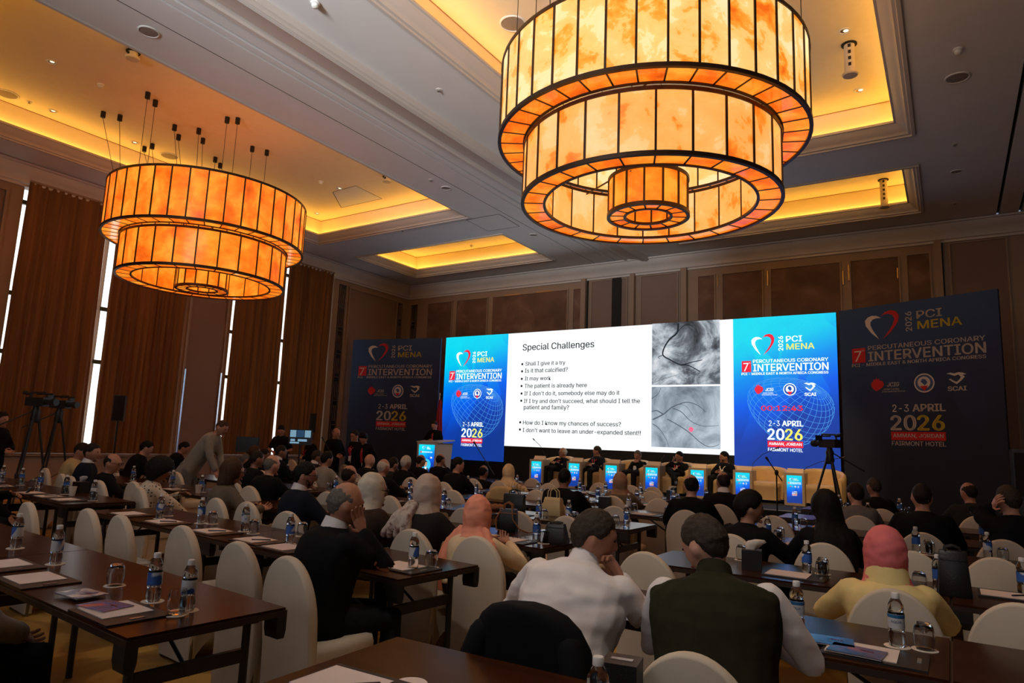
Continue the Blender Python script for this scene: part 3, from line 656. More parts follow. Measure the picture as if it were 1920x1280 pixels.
# angiograms
m_ang1 = ramp_mat('angiogram_dark', [(0.34, (0.02, 0.025, 0.03)), (0.44, (0.14, 0.16, 0.19)), (0.52, (0.5, 0.56, 0.62)), (0.62, (0.95, 0.98, 1.0))], emis=.9, scale=.9, detail=9, nrough=.65, base=(0, 0, 0), rough=.6)
m_ang2 = ramp_mat('angiogram_pale', [(0.34, (0.16, 0.2, 0.25)), (0.5, (0.40, 0.48, 0.56)), (0.64, (0.62, 0.72, 0.82))], emis=.9, scale=1.1, detail=9, nrough=.65, base=(0, 0, 0), rough=.6)
def ribbon(parent, pts, w0, w1, m, dy=-.004):
    b = MB(); n = 8
    P = [Vector((x, 0, z)) for x, z in pts]; Q = []
    for i in range(len(P) - 1):
        p0, p1, p2, p3 = P[max(i - 1, 0)], P[i], P[i + 1], P[min(i + 2, len(P) - 1)]
        for k in range(n):
            t = k / n; Q.append(.5 * ((2 * p1) + (p2 - p0) * t + (2 * p0 - 5 * p1 + 4 * p2 - p3) * t * t + (3 * p1 - p0 - 3 * p2 + p3) * t ** 3))
    Q.append(P[-1]); L = []; Rr = []
    for i, q in enumerate(Q):
        d = Q[min(i + 1, len(Q) - 1)] - Q[max(i - 1, 0)]; s = Vector((-d.z, 0, d.x)).normalized() * (w0 + (w1 - w0) * i / len(Q))
        L.append((q.x - s.x, dy, q.z - s.z)); Rr.append((q.x + s.x, dy, q.z + s.z))
    b.loft([L, Rr], cap=False, close=False); return obj('vessel', b, m, parent, smooth=False)
m_ves1 = emat('vessel_dark', (0.02, 0.025, 0.03), 1); m_ves2 = emat('vessel_grey', (0.10, 0.12, 0.15), 1)
def xray(px0, py0, px1, py1, m):
    A, B = at(px0, py0, YS), at(px1, py1, YS); W, Hh = B.x - A.x, A.z - B.z
    return obj('xray_image', MB().box(0, W, -.003, .002, -Hh, 0), m, sl, loc=(A.x - X0 - xb2, 0, A.z - ZT), smooth=False), W, Hh
o1, W, Hh = xray(1223, 607, 1350.5, 720, m_ang1)
def rb(o, W, Hh, pts, a, e, m): ribbon(o, [(x * W, -z * Hh) for x, z in pts], a * .5, e * .5, m, -.006)
for pts, a, e in [([(.40, .02), (.38, .17), (.27, .27), (.19, .40), (.17, .52), (.28, .60), (.42, .68), (.55, .70), (.72, .80)], .05, .02), ([(.45, .69), (.6, .65), (.75, .62)], .03, .015), ([(.17, .52), (.10, .55), (.12, .58)], .02, .01), ([(.38, .17), (.5, .05), (.62, .08)], .02, .01), ([(.05, .95), (.2, .9), (.4, .84)], .008, .006)]: rb(o1, W, Hh, pts, a, e, m_ves1)
o2, W, Hh = xray(1222, 725, 1351, 842, m_ang2)
for pts, a, e in [([(.02, .55), (.18, .46), (.30, .35), (.42, .29), (.55, .26), (.70, .32), (.80, .42)], .035, .012), ([(.32, .36), (.45, .42), (.58, .56), (.75, .64), (.98, .63)], .022, .01), ([(.24, .54), (.38, .62), (.55, .74), (.72, .90), (.85, .97), (.98, .93)], .025, .012), ([(.02, .62), (.12, .70), (.22, .86), (.26, .98)], .02, .01), ([(.0, .2), (.1, .12), (.14, .02)], .02, .01), ([(.18, .46), (.08, .40), (.0, .42)], .03, .02), ([(.42, .29), (.52, .33), (.62, .48)], .01, .008)]: rb(o2, W, Hh, pts, a, e, m_ves2)
obj('laser_dot', MB().poly([(.59 * W + .06 * q[0] * 2, -.008, -.70 * Hh + .06 * q[1] * 2) for q in circ(16)]), emat('laser_red', (1, .12, .22), 1.3), o2, smooth=False)
# banners, set at an angle like wings
def banner(A, B, z, label):
    A, B = Vector(A), Vector(B); B = B + (A - B).normalized() * (.0 if A.x > -5 else .12); d = B - A; Wb = d.length; ang = math.atan2(d.y, d.x)
    t = empty('printed_banner', (A.x, A.y, 0), ang, label, 'banner', 'congress banners')
    p = obj('banner_sheet', MB().box(0, Wb, 0, .06, 0, z), blue_panel_mat('banner_print', Wb, z, 0), t, smooth=False)
    F = Flat(p, Wb, 2.62, .004, v0=-.34, ztop=z); poster(F, m_prw, m_pry, m_prr, -.16, True, False, mat('print_badge', (.05, .1, .25), .7))
    b = MB()
    for x in (.1, Wb - .16): b.box(x, x + .06, .06, .12, 0, z - .05); b.tube([(x + .03, .12, z * .6), (x + .03, .9, .02)], .02, 6)
    obj('support_frame', b, m_black, t, smooth=False); return t
pA, pB = atz(663, 637, 4.65), atz(834, 633, 4.65)
banner((pA.x, pA.y), (pB.x, pB.y), 4.65, 'tall dark blue printed congress banner behind the lectern')
pA, pB = atz(1573, 583, 4.65), atz(1870, 541, 4.65)
banner((pA.x, pA.y), (pB.x, pB.y), 4.65, 'tall dark blue printed congress banner behind the video camera')
# ------------------------------------------------------------------ pods, armchairs, lectern
m_pod = mat('beige_laminate', (0.50, 0.38, 0.26), 0.5, vary=0.06); m_leather = mat('cream_leather', (0.74, 0.50, 0.24), 0.42, vary=0.06, bump=0.15, bscale=30); m_card = mat('name_card', (0.75, 0.58, 0.46), 0.8, vary=0.03)
m_podscr = blue_panel_mat('pod_screen', .28, .5, .9)
m_tip = mat('microphone_capsule', (0.05, 0.012, 0.010), .5)
def pod_proto():
    t = empty('table_pod'); w = .2
    obj('cabinet', MB().box(-w, w, 0, .36, 0, .66), m_pod, t, smooth=False)
    b = MB()
    for q in ((-w, -w + .05, .0, .66), (w - .05, w, 0, .66), (-w + .05, w - .05, .61, .66), (-w + .05, w - .05, 0, .05)): b.box(q[0], q[1], -.03, 0, q[2], q[3])
    obj('screen_frame', b, m_pod, t, smooth=False)
    s = obj('screen', MB().box(0, .3, 0, .01, 0, .56), m_podscr, t, loc=(-.15, -.012, .05), smooth=False)
    F = Flat(s, .3, .3, .002, ztop=.56); poster(F, m_wht_e, m_yel_e, m_red_e, 0, False, False, m_badge_e)
    obj('name_card', MB().poly([(-.16, .10, .66), (-.16, .22, .66), (-.16, .16, .75)], .32, 0), m_card, t, smooth=False)
    return t
pods = [(1005, 'table pod with lit blue screen at the lectern end of the stage row'), (1076, 'second table pod with lit blue screen from the lectern end'), (1146, 'third table pod with lit blue screen from the lectern end'), (1222, 'fourth table pod with lit blue screen, behind the crossed foot'), (1308, 'fifth table pod, beside the panellist with the white lanyard'), (1393, 'sixth table pod with lit blue screen, before the first empty armchair'), (1490, 'table pod with lit blue screen between the two empty armchairs')]
proto = pod_proto(); PODY = 15.2
for i, (px, lab) in enumerate(pods):
    x = at(px, 920, PODY).x
    t = proto if i == 0 else clone(proto)
    t.location = (x, PODY, ZST); tag(t, lab, 'table pod', 'stage table pods')
    if i in (0, 3, 5, 6):
        lx, lz = (-.35, .5) if i in (0,) else (.3, .45)
        if i == 5: lx, lz = .55, .5
        if i == 6: lx, lz = .75, .35
        if i == 3: lx, lz = .1, .22
        g = empty('gooseneck_microphone', (x + .12, PODY + .2, ZST + .66), 0, ['thin gooseneck microphone on the pod nearest the lectern', '', '', 'short gooseneck microphone on the pod behind the crossed foot', '', 'long gooseneck microphone on the pod before the empty armchair', 'long gooseneck microphone on the pod between empty armchairs'][i], 'microphone')
        obj('base', MB().lathe([(.03, 0), (.03, .02), (.012, .04)], 10), m_black, g)
        obj('neck', MB().tube([(0, 0, .03), (lx * .12, 0, lz * .35), (lx * .45, 0, lz * .7), (lx, 0, lz)], .006, 6), m_black, g); obj('capsule', MB().tube([(lx * .96, 0, lz * .98), (lx * 1.08, 0, lz * 1.04)], .014, 8, round_ends=True), m_tip, g)
def armchair_proto():
    t = empty('armchair'); n = 22; rings = []
    for i in range(n + 1):
        a = math.radians(-128 + 256 * i / n); s = abs(a) / math.radians(128)
        top = .76 - .20 * s ** 2.2; ro = (.43, .42); th = .11
        c = Vector((math.sin(a) * ro[0], math.cos(a) * ro[1] * .95, 0)); nn = Vector((math.sin(a), math.cos(a), 0))
        rings.append([c + nn * d + Vector((0, 0, z)) for d, z in ((-th * .5, .08), (-th * .5, top - .08), (-th * .42, top - .03), (-th * .1, top), (th * .15, top - .005), (th * .4, top - .04), (th * .5, top - .1), (th * .42, .08))])
    obj('back_shell', MB().loft(rings), m_leather, t, angle=60)
    c = MB()
    pr = [(-.3, -.42), (.3, -.42), (.34, -.3), (.33, .1), (.2, .3), (-.2, .3), (-.33, .1), (-.34, -.3)]
    c.loft([[(x * k, y * k, z) for x, y in pr] for k, z in ((.94, .06), (.96, .3), (.99, .33), (1.0, .38), (.97, .42), (.85, .435))])
    obj('seat_cushion', c, m_leather, t, angle=50)
    for sx, sy in ((-.25, -.3), (.25, -.3), (-.22, .25), (.22, .25)): obj('foot', MB().lathe([(.02, 0), (.025, .07)], 10, (sx, sy, 0)), m_black, t)
    return t
ac = armchair_proto(); ACY = 15.75
for i, (px, lab) in enumerate([(1044, 'cream tub armchair of the panellist nearest the lectern'), (1113, 'cream tub armchair of the panellist with white shirt and dark tie'), (1184, 'cream tub armchair of the grey haired panellist'), (1266, 'cream tub armchair of the panellist with crossed legs'), (1350, 'cream tub armchair of the panellist with white lanyard'), (1437, 'empty cream tub armchair behind the microphone stand'), (1540, 'empty cream tub armchair behind the camera tripod')]):
    x = at(px, 900, ACY).x; t = ac if i == 0 else clone(ac)
    t.location = (x, ACY, ZST); t.rotation_euler = (0, 0, -.25 + .06 * i); tag(t, lab, 'armchair', 'cream stage armchairs')
# lectern with a screen on its front
m_lect = mat('white_lacquer', (0.62, 0.55, 0.5), 0.35, vary=0.03)
LP = at(803, 850, 15.0)
lec = empty('lectern', (LP.x, 15.0, ZST), 0, 'white lectern with lit portrait screen on its front', 'lectern')
b = MB(); b.loft([[(-.42, 0, z), (.30 + k, 0, z), (.30 + k + .16, .5, z), (-.34, .5, z)] for z, k in ((0, -.06), (.5, -.03), (.93, .0), (.97, .05))])
obj('body', b, m_lect, lec, smooth=False)
s = obj('screen', MB().box(0, .56, 0, .01, 0, .86), blue_panel_mat('lectern_screen', .56, .86, 1.0), lec, loc=(-.34, -.012, .05), smooth=False)
F = Flat(s, .56, .53, .002, v0=-.06, ztop=.86)
F.shape(HEART_L, .32, .28, .2, .19, m_wht_e); F.shape(HEART_R, .32, .28, .2, .19, m_red_e); F.text('PCI', .6, .25, .15, .06, m_wht_e, .03); F.text('MENA', .65, .32, .24, .06, m_wht_e, .03); F.text('INTERVENTION', .54, .5, .68, .07, m_wht_e, .02); F.shape(RECT, .15, .5, .08, .1, m_red_e)
F.shape(circ(), .52, 1.15, .6, .6, emat('portrait_disc', (.05, .62, .95), 1), 'portrait_disc', 1); F.shape([(-.5, -.5), (-.42, .1), (-.2, .28), (.2, .28), (.42, .1), (.5, -.5)], .5, 1.38, .42, .26, emat('portrait_suit', (.05, .07, .11), 1), 'portrait_bust', 2); F.shape([(-.1, -.5), (0, -.2), (.1, -.5), (.16, .3), (-.16, .3)], .5, 1.36, .42, .26, m_wht_e, 'portrait_shirt', 3); F.shape(circ(), .5, 1.12, .2, .28, emat('portrait_skin', (.6, .3, .18), 1), 'portrait_face', 3); F.shape([(-.5, 0), (-.4, .4), (0, .5), (.4, .4), (.5, 0), (.3, .1), (-.3, .1)], .5, 1.03, .23, .14, m_ink_e, 'portrait_hair', 4)
F.shape(RECT, .82, .78, .12, .08, m_wht_e, 'small_flag', 1); F.shape([(-.5, -.5), (.3, 0), (-.5, .5)], .8, .78, .08, .08, m_red_e, 'small_flag', 2)
obj('top_shelf', MB().add([(-.44, -.02, .97), (.38, -.02, .97), (.52, .52, 1.04), (-.36, .52, 1.04), (-.44, -.02, 1.0), (.38, -.02, 1.0), (.52, .52, 1.07), (-.36, .52, 1.07)], [(0, 3, 2, 1), (4, 5, 6, 7), (0, 1, 5, 4), (1, 2, 6, 5), (2, 3, 7, 6), (3, 0, 4, 7)]), m_lect, lec, smooth=False)
# red flag on a pole beside the lectern
FP = at(823, 770, 15.9)
fl = empty('flag_on_pole', (FP.x, 15.9, ZST), 0, 'furled red flag on a pole behind the speaker', 'flag')
obj('pole', MB().tube([(0, 0, 0), (0, 0, 2.35)], .014, 8), mat('brass_pole', (.5, .35, .15), .3, .8), fl); obj('base', MB().lathe([(.16, 0), (.16, .03), (.03, .06)], 20), m_black, fl)
obj('finial', MB().ell((0, 0, 2.4), .025, .025, .06), mat('brass_pole', (.5, .35, .15), .3, .8), fl)
obj('cloth', MB().loft([[(.03 + r * math.cos(2 * PI * j / 20) * (1 + .3 * math.sin(5 * 2 * PI * j / 20)), r * math.sin(2 * PI * j / 20) * (1 + .3 * math.sin(5 * 2 * PI * j / 20)), z) for j in range(20)] for z, r in ((2.25, .03), (1.9, .06), (1.3, .09), (.7, .1), (.5, .04))]), mat('red_flag_cloth', (.35, .01, .015), .8, vary=.2), fl)
# ------------------------------------------------------------------ microphone stands, tripods, loudspeakers
def mic_stand(base, tip, piv, label):
    t = empty('microphone_stand', base, 0, label, 'microphone stand')
    P = Vector(piv) - Vector(base); T = Vector(tip) - Vector(base)
    obj('pole', MB().tube([(0, 0, .25), (0, 0, P.z)], .011, 8), m_black, t)
    for k in range(3):
        a = 2 * PI * k / 3 + .5; obj('leg', MB().tube([(0, 0, .28), (.32 * math.cos(a), .32 * math.sin(a), .015)], .01, 6), m_black, t)
    d = (T - P); obj('boom_arm', MB().tube([P - d * .55, P + d * .9], .009, 8), m_black, t); obj('clamp', MB().ell(P, .03, .03, .045), m_black, t)
    obj('microphone', MB().tube([P + d * .8, P + d * .96, P + d], [.014, .018, .022], 10, round_ends=True), mat('mic_grille', (.03, .03, .03), .5, .5), t)
def ms(px_t, py_t, px_p, py_p, Y, label):
    T, P = at(px_t, py_t, Y), at(px_p, py_p, Y); mic_stand((P.x, Y, 0), T, P, label)
ms(889, 829, 913, 868, 11.6, 'boom microphone stand before the blue panel by the lectern')
ms(1437, 858, 1456, 886, 11.2, 'boom microphone stand before the empty armchair')
ms(604, 820, 620, 848, 11.0, 'boom microphone stand near the fretwork strip')
m_cam = mat('black_camera_body', (.02, .02, .02), .4, vary=.15)
def video_camera(base, head_z, yaw, label, spread=.42, handle=True):
    tr = empty('camera_tripod', base, yaw, 'black tripod under the ' + label, 'tripod')
    for k in range(3):
        a = 2 * PI * k / 3 + .4; c, s_ = math.cos(a), math.sin(a)
        obj('leg', MB().tube([(.06 * c, .06 * s_, head_z - .22), (spread * .6 * c, spread * .6 * s_, head_z * .38), (spread * c, spread * s_, .02)], [.02, .018, .014], 8), m_cam, tr); obj('leg_clamp', MB().ell((spread * .6 * c, spread * .6 * s_, head_z * .38), .03, .03, .045), m_cam, tr)
        obj('spreader', MB().tube([(0, 0, head_z * .32), (spread * .55 * c, spread * .55 * s_, head_z * .4)], .008, 6), m_cam, tr)
    obj('fluid_head', MB().lathe([(.05, head_z - .26), (.075, head_z - .2), (.06, head_z - .12), (.07, head_z - .06), (.05, head_z - .02), (.045, head_z + .02)], 14), m_cam, tr)
    obj('pan_handle', MB().tube([(.04, -.05, head_z - .08), (.45, -.30, head_z - .36)], [.01, .013], 8), m_cam, tr)
    cm = empty('video_camera', (base[0], base[1], head_z), yaw, label, 'video camera')
    obj('body', MB().cbox((0, 0, .09), .13, .36, .14), m_cam, cm, smooth=False)
    obj('lens', MB().tube([(0, .16, .09), (0, .30, .09), (0, .31, .09), (0, .38, .09)], [.045, .045, .06, .06], 14), m_cam, cm)
    obj('carry_handle', MB().tube([(0, -.16, .16), (0, -.14, .24), (0, .16, .25), (0, .2, .17)], .015, 8), m_cam, cm)
    obj('viewfinder', MB().tube([(0, -.14, .22), (0, -.28, .24)], [.025, .035], 10), m_cam, cm)
    obj('flip_screen', MB().cbox((-.15, .08, .18), .14, .012, .09), m_cam, cm, smooth=False); obj('microphone', MB().tube([(.07, .05, .22), (.07, .38, .22)], .014, 8), m_cam, cm)
vc = at(1555, 828, 12.9); video_camera((vc.x, 12.9, 0), vc.z - .12, .9, 'video camera silhouetted against the blue screen panel', .5)
vc = at(70, 752, 5.25); video_camera((vc.x, 5.25, 0), vc.z - .1, -1.2, 'video camera before the edge curtain, farther from the gap', .4)
vc = at(113, 757, 6.1); video_camera((vc.x, 6.1, 0), vc.z - .1, -1.2, 'video camera before the edge curtain, nearer the gap', .4)
def speaker(px, py, X, wd, ht, label):
    p = atx(px, py, X); t = empty('loudspeaker', (X, p.y, 0), -.6, label, 'loudspeaker')
    obj('cabinet', MB().cbox((0, 0, p.z), .26, wd, ht), m_cam, t, smooth=False); obj('grille', MB().cbox((.135, 0, p.z), .01, wd * .9, ht * .92), m_grille if False else mat('black_grille', (.01, .01, .01), .9), t, smooth=False)
    obj('stand_pole', MB().tube([(0, 0, .3), (0, 0, p.z - ht / 2)], .02, 8), m_cam, t)
    for k in range(3):
        a = 2 * PI * k / 3; obj('stand_leg', MB().tube([(0, 0, .5), (.4 * math.cos(a), .4 * math.sin(a), .02)], .014, 6), m_cam, t)
speaker(224, 765, -15.0, .22, .55, 'black loudspeaker on a stand before the second curtain')
speaker(586, 793, -15.2, .16, .55, 'slim black loudspeaker on a stand before the curtain by the stage')
bs = at(1895, 850, 13.2)
t = empty('subwoofer_stack', (bs.x + .35, 13.2, 0), 0, 'black loudspeaker stack at the picture edge beside the banner', 'loudspeaker')
obj('cabinet', MB().box(-.4, .5, -.3, .4, 0, 1.0), m_cam, t, smooth=False); obj('cabinet', MB().box(-.35, .45, -.28, .35, 1.01, 1.75), m_cam, t, smooth=False); obj('grille', MB().box(-.33, .43, -.30, -.28, 1.05, 1.7), mat('black_grille', (.01, .01, .01), .9), t, smooth=False)
# operators' table with two monitors
ot = at(545, 850, 10.1)
t = empty('control_table', (ot.x, 10.1, 0), .3, 'black draped control table with the lit monitor', 'table')
obj('top', MB().box(-1.2, 1.0, -.35, .35, .72, .76), m_stage, t, smooth=False); obj('drape', MB().box(-1.18, .98, -.33, .33, .0, .72), m_stage, t, smooth=False)
mp = at(563, 819, 10.0)
t = empty('lit_monitor', (mp.x, 10.0, .76), .55, 'small monitor with lit preview pictures on the control table', 'monitor')
h0 = mp.z - .76
obj('bezel', MB().cbox((0, .02, h0), .5, .03, .33), m_cam, t, smooth=False); obj('stand', MB().tube([(0, .03, 0), (0, .03, h0 - .1)], .02, 8), m_cam, t); obj('base', MB().cbox((0, .03, .01), .22, .16, .02), m_cam, t, smooth=False)
for k, (cx, cz, w_, h_) in enumerate(((-.16, .07, .13, .15), (0, .07, .16, .15), (.16, .07, .13, .15), (-.16, -.07, .1, .05), (.05, -.07, .2, .05), (-.12, -.125, .2, .035))): obj('picture_tile', MB().cbox((cx, .002, h0 + cz), w_, .004, h_), (emat('preview_tile', (.25, .45, .6), .7) if k != 1 else emat('preview_dark', (.03, .08, .16), .7)), t, smooth=False)
mp = at(464, 833, 9.6)
t = empty('dark_monitor', (mp.x, 9.6, 0), .6, 'dark switched-off monitor before the curtain', 'monitor')
obj('bezel', MB().cbox((0, 0, mp.z), .5, .04, .34), m_cam, t, smooth=False); obj('screen', MB().cbox((0, -.022, mp.z), .47, .005, .31), mat('dark_screen', (.02, .03, .03), .2), t, smooth=False); obj('stand', MB().tube([(0, .02, .74), (0, .02, mp.z)], .02, 8), m_cam, t); obj('trolley', MB().box(-.4, .4, -.2, .25, 0, .74), m_stage, t, smooth=False)
# ================================================================== where the rows of tables stand (used to seat people clear of them)
MIDY = [1.52, 3.06, 4.70, 6.38, 7.80, 9.12, 10.45]; MIDA = [-4.2, -4.8, -4, -2, -1, 0, 0]
LFY = [None, 3.50, 5.12, 6.72, 8.2, 9.6, 11.0]
RTY = [1.50, 3.10, 4.72, 6.42, 7.85, 9.3, 11.0]
PLAN = [('middle', r, i, -2.70, MIDY[r], MIDA[r], 2.16) for r in range(7) for i in range(2)] + \
       [('window-side', r, i, -7.68, LFY[r], -5.2 if r < 4 else -3, 2.1) for r in range(1, 7) for i in range({3: 3, 5: 1, 6: 1}.get(r, 2))] + \
       [('banner-side', r, i, -1.92, RTY[r], 0 if r else 2, 1.88) for r in range(7) for i in range(2)]
TB = []   # (block, row, x centre, y near at centre, angle, length, index)
for bl, r, i, xe, y, ang, Ln in PLAN:
    a = math.radians(ang); sgn = 1 if bl == 'banner-side' else -1
    TB.append((bl, r, xe + sgn * (i + .5) * Ln * math.cos(a), y + sgn * (i + .5) * Ln * math.sin(a), a, Ln, i))
def in_way(x, y, lo=-.10, hi=.97):
    """true where a chair would stand in a table"""
    for T in TB:
        dx, dy = x - T[2], y - T[3]; c, s = math.cos(-T[4]), math.sin(-T[4]); u, v = dx * c - dy * s, dx * s + dy * c
        if abs(u) < T[5] / 2 + .22 and lo < v < hi: return True
    return False
def free_scale(x, y, most=14, lo=-.10):
    """slides a spot towards or away from the viewer until it is clear of the tables"""
    for k in range(0, most + 1):
        for sg in (1, -1):
            f = 1 + sg * k * .01
            if not in_way(x * f, y * f, lo): return f
    return 1.0
# ================================================================== people
HK = 1.10
def head_pt(d, k=HK):
    x, y, z = .076 * d.x, .096 * d.y, .12 * d.z
    if d.z < 0:
        t = -d.z; x *= 1 - .30 * t * t; y *= (1 - .06 * t) if d.y > 0 else (1 - .38 * t)
    else:
        x *= 1 + .03 * math.sin(PI * d.z); y *= 1.0 if d.y > 0 else 1.06
    return Vector((x, y, z)) * k
SKIN = [mat('skin_%s' % n, c, .5, vary=.08, scale=30) for n, c in (('warm', (.42, .19, .115)), ('light', (.55, .28, .19)), ('deep', (.28, .125, .075)))]
m_eye = mat('dark_eyes', (.015, .01, .008), .2); m_lip = mat('lips', (.32, .09, .07), .5)
CL = {n: mat('cloth_' + n, c, .85, vary=v, scale=20, bump=.08, bscale=300, spec=.12) for n, c, v in (
    ('black', (.007, .007, .008), .15), ('navy', (.011, .013, .020), .12), ('charcoal', (.022, .02, .019), .12), ('grey', (.15, .14, .135), .1), ('greybeige', (.26, .23, .19), .08), ('brown', (.13, .10, .07), .1), ('tan', (.50, .36, .17), .08), ('olive', (.024, .023, .011), .15),
    ('white', (.78, .73, .72), .03), ('yellow', (.74, .58, .25), .05), ('cream', (.72, .55, .34), .06), ('darkbrown', (.05, .03, .02), .15), ('blackjeans', (.012, .013, .015), .2))}
SC = {n: mat('scarf_' + n, c, .8, vary=.1, scale=14, bump=.1, bscale=120) for n, c in (('white', (.68, .60, .47)), ('beige', (.60, .47, .37)), ('peach', (.80, .30, .19)), ('pink', (.66, .15, .15)), ('cream', (.70, .52, .30)), ('brown', (.30, .17, .10)), ('floral', (.42, .30, .27)))}
HAIR = {n: mat('hair_' + n, c, .6, vary=.3, scale=60, bump=.4, bscale=180, spec=.15) for n, c in (('black', (.008, .007, .006)), ('dark', (.02, .014, .011)), ('stubble', (.075, .04, .028)), ('brown', (.06, .03, .016)), ('grey', (.13, .115, .10)), ('white', (.5, .45, .38)), ('salt', (.045, .033, .025)))}
# cream cloth with round black dots
def dotted():
    m = mat('cloth_dotted', (.62, .52, .40), .85, vary=.03); nt = m.node_tree; b = nt.nodes['Principled BSDF']
    tc = nt.nodes.new('ShaderNodeTexCoord'); vo = nt.nodes.new('ShaderNodeTexVoronoi'); vo.inputs['Scale'].default_value = 26; vo.inputs['Randomness'].default_value = .35
    nt.links.new(tc.outputs['Object'], vo.inputs['Vector']); r = nt.nodes.new('ShaderNodeValToRGB'); r.color_ramp.interpolation = 'CONSTANT'
    r.color_ramp.elements[0].color = (.02, .018, .015, 1); r.color_ramp.elements[1].position = .27; r.color_ramp.elements[1].color = (.62, .52, .40, 1)
    nt.links.new(vo.outputs['Distance'], r.inputs[0]); nt.links.new(r.outputs[0], b.inputs['Base Color']); return m
CL['dotted'] = dotted()
def knit():
    m = mat('cloth_checked_knit', (.70, .52, .30), .85, vary=.03); nt = m.node_tree; b = nt.nodes['Principled BSDF']
    tc = nt.nodes.new('ShaderNodeTexCoord'); wv = nt.nodes.new('ShaderNodeTexWave'); wv.inputs['Scale'].default_value = 9; wv.wave_type = 'BANDS'
    nt.links.new(tc.outputs['Object'], wv.inputs['Vector']); r = nt.nodes.new('ShaderNodeValToRGB'); r.color_ramp.elements[0].color = (.45, .30, .15, 1); r.color_ramp.elements[1].color = (.78, .62, .38, 1)
    nt.links.new(wv.outputs[0], r.inputs[0]); nt.links.new(r.outputs[0], b.inputs['Base Color']); return m
CL['knit'] = knit()
def V3(*a): return Vector(a)
HLINE = [(-90, -.62), (-50, -.52), (-28, -.25), (-12, .10), (4, -.04), (20, .12), (45, .42), (90, .52)]
def hairline(d):
    a = math.degrees(math.atan2(d.y, abs(d.x) + 1e-6))
    for (a0, z0), (a1, z1) in zip(HLINE, HLINE[1:]):
        if a <= a1: return z0 + (z1 - z0) * (a - a0) / (a1 - a0)
    return .52
def ell_ring(c, M, rx, ry, n=16, p=2.3):
    out = []
    for j in range(n):
        a = 2 * PI * j / n; ca, sa = math.cos(a), math.sin(a)
        out.append(c + M @ V3(rx * math.copysign(abs(ca) ** (2 / p), ca), ry * math.copysign(abs(sa) ** (2 / p), sa), 0))
    return out
TORSO = [(-.24, .150, .125), (-.05, .165, .125), (.2, .150, .112), (.45, .155, .115), (.7, .172, .122), (.86, .172, .108), (.96, .130, .088), (1.05, .074, .068)]
def ik(Sh, T, hint, a=.285, b=.255):
    d = T - Sh; L = min(d.length, a + b - .005); d.normalize(); T = Sh + d * L
    x = (a * a - b * b + L * L) / (2 * L); h = math.sqrt(max(a * a - x * x, 0)); hv = hint - d * hint.dot(d); hv.normalize()
    return Sh + d * x + hv * h, T
def hand(mb, W, d, side, curl=.5, sp=1.0):
    """palm, four fingers of different length and a thumb; W wrist, d direction, side = thumb side"""
    d = d.normalized(); s = (side - d * side.dot(d)).normalized(); n = d.cross(s)
    pal = [W + d * t for t in (-.01, .03, .07, .09)]
    mb.loft([[c + s * (w_ * math.cos(2 * PI * j / 10)) + n * (.014 * math.sin(2 * PI * j / 10)) for j in range(10)] for c, w_ in zip(pal, (.024, .034, .041, .038))])
    for k, (o, L) in enumerate(((.03, .068), (.010, .078), (-.010, .072), (-.029, .055))):
        p = W + d * .086 + s * o; q = [p]; a = .12 + .1 * curl; dirn = (d + s * o * 4 * sp).normalized()
        for seg in (.42, .33, .25):
            dv = dirn * math.cos(a) + n * math.sin(a); p = p + dv * L * seg; q.append(p); a += curl * .9
        mb.tube(q, [.0095, .009, .008, .007], 7, round_ends=True)
    p = W + d * .02 + s * .028; mb.tube([p, p + (d * .5 + s * .8).normalized() * .038, p + (d * .5 + s * .8).normalized() * .038 + (d * .9 + s * .35 + n * .3).normalized() * .032], [.012, .0105, .008], 7, round_ends=True)
SEATS = []
